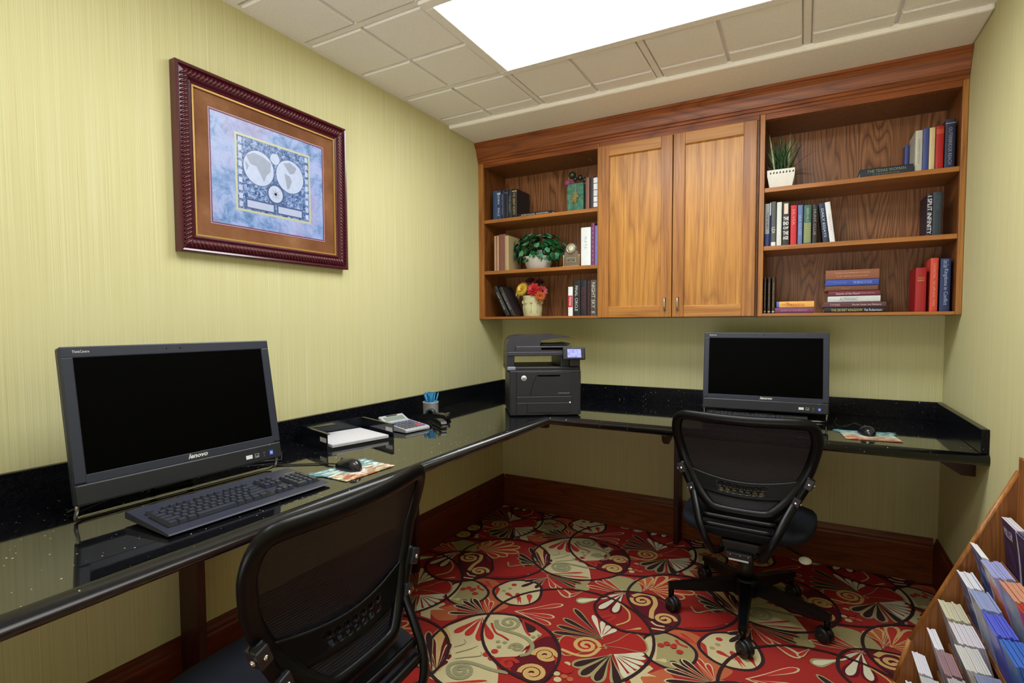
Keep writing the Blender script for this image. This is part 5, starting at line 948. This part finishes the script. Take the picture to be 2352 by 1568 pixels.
def chair(label, loc, rz, base_rz):
    t = thing('office_chair', label, 'chair', loc, rz, 'black mesh-back office chairs')
    PL_ = M['chair']
    out = [(.06, .490), (.095, .494), (.118, .508), (.158, .55), (.202, .62), (.230, .68), (.250, .76), (.252, .80), (.244, .832), (.222, .852), (.16, .853), (.08, .850)]
    loop = out+[(0, .849)]+[(-x, z) for x, z in out[::-1]]+[(0, .489)]
    loop = smooth_pts(loop, True, 3)
    b = MB(); b.tube([(x, yb(x, z), z) for x, z in loop], .0205, 0, 12, True, up=(0, 1, 0), flat=(1.0, .6)); fr = obj('back_frame', b, PL_, t)
    b = MB(); b.grid(lambda u, v: ((u*2-1)*hw_(.60+v*.255)*.97, yb((u*2-1)*hw_(.60+v*.255), .60+v*.255), .60+v*.255-.028*(1-(u*2-1)**2)*(1-v)), 20, 14); obj('mesh_panel', b, M['mesh'], fr)
    def lum(u, v):
        zt = .632-.028*(1-(u*2-1)**2); z = .555-.012*(1-(u*2-1)**2)+v*(zt-.555+.012*(1-(u*2-1)**2)); x = (u*2-1)*hw_(z)*.95; return (x, yb(x, z)-.004, z)
    def hole(i, j): return 9 <= i <= 30 and i % 3 != 0 and j in (3, 4, 6, 7)
    b = MB(); b.grid(lum, 40, 11, 0, None, hole); o = obj('lumbar_strip', b, PL_, t); solidify(o, .006)
    b = MB(); b.grid(lambda u, v: ((u*2-1)*hw_(.50+v*.06)*.93, yb((u*2-1)*.15, .50+v*.06), .50+v*.06), 12, 4); obj('lower_mesh', b, M['mesh'], fr)
    def bar(z, hw2, y, th, dp): 
        b_ = MB(); n_ = 14
        b_.grid(lambda u, v: ((u*2-1)*hw2, y+.25*((u*2-1)*hw2)**2, z-th*v), n_, 1); o_ = obj('cross_bar', b_, PL_, t, True); solidify(o_, dp); return o_
    bar(.485, .128, -.232, .020, .010); bar(.458, .118, -.250, .016, .018)
    for s in (-1, 1):
        b = MB();         KP = [(s*.236, -.145, .650), (s*.212, -.148, .60), (s*.186, -.158, .55), (s*.160, -.205, .50), (s*.138, -.245, .45), (s*.115, -.262, .40), (s*.090, -.245, .35), (s*.07, -.19, .328), (s*.055, -.08, .322)]
        P_ = []
        for i in range(len(KP)-1):
            g4 = [Vector(KP[max(0, min(len(KP)-1, i+j))]) for j in (-1, 0, 1, 2)]
            for q_ in range(3): u_ = q_/3; P_.append(.5*((2*g4[1])+(-g4[0]+g4[2])*u_+(2*g4[0]-5*g4[1]+4*g4[2]-g4[3])*u_*u_+(-g4[0]+3*g4[1]-3*g4[2]+g4[3])*u_**3))
        P_.append(Vector(KP[-1]))
        b.tube(P_, .0125, 0, 8, up=(0, 1, 0), flat=(1.25, .7)); ar = obj('support_bar', b, PL_, t)
        for (x, z) in ((s*.230, .628), (s*.188, .554)):
            b = MB(); Tb = T_(x, -.145 if z > .6 else -.152, z) @ Ry(s*.35); b.box(-.014, .014, -.018, .016, -.020, .020, 0, .003, Tb); br = obj('bracket', b, plain('1c1d24', .35, name='bracket_plastic'), ar)
            b = MB(); b.lathe([(.0065, 0), (.0065, .004), (.004, .007), (0, .007)], 0, 10, Tb @ T_(s*.014, -.004, .0) @ Ry(s*PI/2)); b.lathe([(.0055, 0), (.0055, .003), (0, .004)], 0, 10, Tb @ T_(0, -.018, 0) @ Rx(PI/2)); obj('screw', b, M['chrome'], br)
    # seat
    bm = bmesh.new(); bmesh.ops.create_cube(bm, size=1); bmesh.ops.subdivide_edges(bm, edges=bm.edges[:], cuts=7, use_grid_fill=True)
    for v in bm.verts:
        x, y, z = v.co.x*2, v.co.y*2, v.co.z*2; r_ = (abs(x)**4+abs(y)**4)**.25; m_ = max(abs(x), abs(y), 1e-6); k = m_/max(r_, 1e-6)
        X, Y = x*k, y*k; e = max(0, 1-max(r_*k, .0)**8)
        ed_ = max(0, 1-(max(abs(x), abs(y)))**6)**.5
        Z = (z*.050*(.42+.58*ed_)); wdt = .252*(1-.08*(y < 0)*abs(y))
        v.co = Vector((X*wdt*(.93+.07*(1-abs(z)**4)), Y*.232*(.93+.07*(1-abs(z)**4))+.015, .418+Z+.006*Y-.02*max(0, Y-.4)**2*2-.004*(1-X*X)*(z > 0)))
    b = MB(); b.bmadd(bm, 0, None, True); obj('seat_cushion', b, M['seat'], t)
    b = MB(); b.box(-.17, .17, -.13, .18, .368, .384, 0, .006); obj('seat_pan', b, PL_, t)
    b = MB(); b.box(-.075, .075, -.17, .10, .318, .370, 0, .010); b.box(-.05, .05, -.20, -.15, .308, .335, 0, .006); me_ = obj('tilt_mechanism', b, M['black'], t)
    b = MB(); b.box(-.036, .036, -.2035, -.2005, .305, .311); obj('silver_label', b, plain('d0d0dc', .3), me_)
    for s in (-.03, .005, .035): b = MB(); b.ball((s, -.202, .326), .003, 0, None, 6); obj('rivet', b, M['chrome'], me_)
    b = MB(); b.tube([(.06, .0, .335), (.14, .0, .325), (.205, -.005, .300)], .005, 0, 6); lv = obj('lever', b, PL_, t)
    b = MB(); b.lathe([(.002, -.0035), (.019, -.0025), (.021, 0), (.019, .0025), (.002, .0035)], 0, 14, T_(.216, -.016, .286) @ Rz(.3) @ Rx(.75) @ Matrix.Diagonal((1.15, .8, 1, 1))); obj('lever_paddle', b, plain('dfe6dc', .3, name='pale_paddle'), lv)
    b = MB(); b.lathe([(.030, .15), (.030, .24), (.022, .242), (.022, .32)], 0, 16); obj('gas_column', b, M['black'], t)
    bs = MB(); bs.lathe([(.055, .095), (.058, .105), (.055, .16), (.035, .172), (0, .172)], 0, 20); bo = obj('base_hub', bs, PL_, t)
    for k in range(5):
        Rk_ = Rz(base_rz-rz+k*2*PI/5)
        b = MB(); n_ = 6; vs = []
        for i in range(n_+1):
            s = i/n_; r_ = .03+s*.285; w2 = .026-.010*s; zt = .160-.045*s; zb = .105-.018*s+.006*s*s
            vs += [(r_, -w2, zb), (r_, -w2*.8, zt), (r_, w2*.8, zt), (r_, w2, zb)]
        b.add(vs, [(4*i+q_, 4*i+(q_+1) % 4, 4*i+4+(q_+1) % 4, 4*i+4+q_) for i in range(n_) for q_ in range(4)]+[(3, 2, 1, 0), (4*n_, 4*n_+1, 4*n_+2, 4*n_+3)], 0, Rk_)
        b.lathe([(.012, .058), (.012, .092)], 0, 10, Rk_ @ T_(.303, 0, 0)); lg_ = obj('base_leg', b, PL_, t)
        sw = Rk_ @ T_(.303, 0, 0) @ Rz(k*1.9+.8) @ T_(.012, 0, 0)
        b = MB()
        for s in (-1, 1): b.lathe([(.012, -.009), (.026, -.009), (.029, -.006), (.029, .006), (.026, .009), (.012, .009)], 0, 20, sw @ T_(0, s*.0125, .0292) @ Rx(PI/2))
        b.tube([sw @ Vector((0, -.024, .0292)), sw @ Vector((0, .024, .0292))], .006, 0, 8)
        hood = [sw @ Vector((.031*math.cos(a), 0, .0292+.031*math.sin(a))) for a in [x_*PI/8 for x_ in range(-1, 8)]]
        b.tube(hood, .008, 0, 6, flat=(1, .5)); obj('caster', b, M['black'], lg_)
    return t
chair('nearest black mesh office chair, back turned to the camera, pushed in at the left worktop', (.75, -2.272, 0), math.radians(93.5), .3)
chair('far black mesh office chair on five casters facing the back worktop', (1.571, -.703, 0), math.radians(-3.2), math.radians(-87))

# ------------------------------------------------------------------ brochure rack against the right wall
rk = thing('brochure_rack', 'oak stepped leaflet rack with sloping sides standing against the right wall', 'rack', (0, 0, 0))
YR0, YR1 = -1.10, -1.90
prof = [(W-.016-.002, .0), (2.035, .0), (2.035, .10), (2.071, .244), (2.306, .800), (2.306, .84), (W-.018, .84)]
for y0 in (YR0, YR1-.016): obj('side_panel', MB().prism([(x, z) for x, z in prof], y0, y0+.016, 'y'), M['oak_rack'], rk)
ed_ = MB()
for y0 in (YR0,):
    for (a, b_) in ((prof[1], prof[2]), (prof[2], prof[3]), (prof[3], prof[4])): ed_.tube([(a[0], y0+.008, a[1]), (b_[0], y0+.008, b_[1])], .0085, 0, 8, up=(0, 1, 0))
obj('edge_trim', ed_, M['oak_stile'], rk)
obj('rear_panel', MB().box(2.302, 2.306, YR1, YR0, .02, .84), M['oak_rack'], rk)
TZ = [.129, .224, .309, .401, .500, .588, .676]; TXs = [2.050, 2.069, 2.103, 2.127, 2.168, 2.196, 2.238]
HB = .15
for i, (z, x) in enumerate(zip(TZ, TXs)):
    zb = max(.004, z-HB)
    b = MB(); b.box(x+.0355, min(2.301, x+.105), YR1+.001, YR0-.001, zb-.004, zb); b.box(x+.0330, x+.0355, YR1+.001, YR0-.001, zb-.004, zb+.012); obj('tier', b, M['oak_rack'], rk)
def leaflets(tier, col, n, cover, page, label, fan=0, grp=None, dark_edge=False, wr=1.0, titled=None, th=None):
    z, x = TZ[tier], TXs[tier]; zb = max(.004, z-HB)+.0008; h = z-zb; th = th or .0052; n = min(n-(1 if tier == 5 else 0), int((((TXs[tier+1] if tier < 6 else 2.255)-x)+.0160)/th)-(0 if tier < 6 else 2)); y1 = -1.122-.128*col; wdt = .114*wr; lean = .22 if tier < 6 else .06
    mb = MB(); bend = .006+.012*fan
    def P(u, v, o): # u along height, v across, o thickness
        return (-(u*h)*math.tan(lean)*1.0-bend*u*u+o, v*wdt, u*h)
    nu = 5; vs = []; fs = []
    for i in range(nu+1):
        for (v, o) in ((0, 0), (1, 0), (1, th*.95), (0, th*.95)): vs.append(P(i/nu, -v, o))
    for i in range(nu):
        for k in range(4): fs.append((4*i+k, 4*i+(k+1) % 4, 4*i+4+(k+1) % 4, 4*i+4+k))
    me_i = [0 if k == 0 else 1 for i in range(nu) for k in range(4)]
    fs += [(3, 2, 1, 0), (4*nu, 4*nu+1, 4*nu+2, 4*nu+3)]
    for f, m_ in zip(fs, me_i+[1, 1]): mb.f.append(list(f)); mb.m.append(m_); mb.sm.append(False)
    mb.v = [Vector(v) for v in vs]
    mats = [cover if not isinstance(cover, str) else plain(cover, .3, 0, .5, .25, 35, name='leaflet_cover'), plain(page, .5, 0, .5, .1, 200, name='leaflet_pages')]
    first = None
    for k in range(n):
        xx = x+.0392+k*(th+.0001)
        if first is None: first = o = obj('leaflet', mb, mats)
        else: o = first.copy(); C.objects.link(o)
        o.location = (xx, y1-random.uniform(.0, .003), zb); s_ = 1-.035*random.random()*(tier != 3 or col != 3); o.scale = (s_, 1, s_); o.rotation_euler = (0, 0, 0); tag(o, label, 'leaflet', grp or label)
    if titled:
        tt = tag(first, label.replace('stack', 'front copy of the stack').replace('one of', 'front copy of'), 'leaflet', grp or label)
        text('title', titled, plain('c8c8dc', .4), first, .07, .022, basis((-.0128, -.055, .118), (0, -1, 0), (-.10, 0, 1)))
random.seed(11)
def cover(name, cols, sc_=28):
    t = NT(name).set(.3, 0, .5); n_ = t.noise(t.coord(), sc_, 3, .6); k = len(cols); t.l(t.ramp(n_, [(.3+.4*i/(k-1), c) for i, c in enumerate(cols)]), t.p.inputs['Base Color']); return t.m
cv_dark = cover('cover_dark_violet', ['14142a', '1e1c44', '3c2c78']); cv_blue = cover('cover_blue_photo', ['16284c', '3c5c9c', '9cb0cc'], 40); cv_sun = cover('cover_yellow_red', ['d8b82c', 'c83c34', 'd8c8b8', '8cb0a4'], 14)
cv_soft = cover('cover_pale_mix', ['c0c4cc', '8c94b4', 'b8a8b0'], 20); cv_rain = cover('cover_rainbow', ['c8b070', '7c9cac', 'b05c68', '3c68b4'], 12)
S_ = [(6, 0, 5, cv_dark, 'dcdce4', 'dark violet leaflet with white top edge, highest tier of the rack by the side panel', 0, 'MILLER'),
      (6, 1, 7, cv_dark, '5c5c78', 'dark grey-violet leaflet in the highest tier, just nearer than the white-topped ones', .2, None),
      (6, 2, 7, 'c08468', 'b88470', 'salmon leaflet in the highest tier at the right edge of the photo', 0, None),
      (5, 0, 4, cv_blue, 'e6e8ee', 'blue photo leaflet with white edge, second highest tier, by the side panel', 0, None),
      (5, 1, 9, cv_sun, '9ca4dc', 'lavender-edged leaflet with yellow and red cover, second stack of the second tier', .5, None),
      (5, 2, 9, cv_rain, 'c89074', 'peach-edged leaflet, third stack of the second tier from the top', 0, None),
      (5, 3, 9, 'b02a24', 'b4382c', 'red leaflet, fourth stack of the second tier', 0, None),
      (4, 0, 7, cv_blue, 'e4e6ea', 'pale white-topped leaflet, one of the third-tier stack by the side panel', 0, None),
      (4, 1, 10, cv_soft, '94a4d0', 'light blue leaflet, second stack of the third tier', 0, None),
      (4, 2, 10, '3a48b4', '5864d4', 'bright blue leaflet, third stack of the third tier', .2, None),
      (4, 3, 10, '2c5ca8', '3c6cc4', 'sky blue leaflet, fourth stack of the third tier', 0, None),
      (3, 0, 10, cv_soft, 'ccc8ac', 'cream leaflet, one of the fourth-tier stack by the side panel', 0, None),
      (3, 1, 10, '94949c', 'd4d0d8', 'white leaflet, one of the stack just nearer than the cream ones', 0, None),
      (3, 2, 9, 'b4b0ac', 'c8c8c4', 'pale grey leaflet with curling edges, third stack of the fourth tier', 1.0, None),
      (3, 3, 9, '2c3c6c', '7c84a4', 'grey-blue leaflet, fourth stack of the fourth tier', 0, None),
      (2, 0, 4, 'b8b8c8', 'e8e8f0', 'slim white leaflet, one of the few in the fifth tier by the side panel', 0, None),
      (2, 1, 9, '6c4854', '9c7c84', 'mauve leaflet, second stack of the fifth tier', .1, None),
      (2, 2, 9, '5c5c64', 'b0b0b4', 'light grey leaflet, third stack of the fifth tier', 0, None),
      (1, 0, 6, 'd0d0d4', 'e0e0ea', 'white striped-edge leaflet, one of the sixth-tier stack by the side panel', 0, None),
      (1, 1, 8, '707078', 'c4c4c8', 'grey-white leaflet, second stack of the sixth tier', 0, None),
      (0, 0, 5, 'c8d4d4', 'dce4e8', 'white leaflet, one of the lowest visible stack at the foot of the rack', 0, None)]
for (ti, co, n, cvr, pg, lab, fan, titled) in S_: leaflets(ti, co, n, cvr, pg, lab, fan, titled=titled)
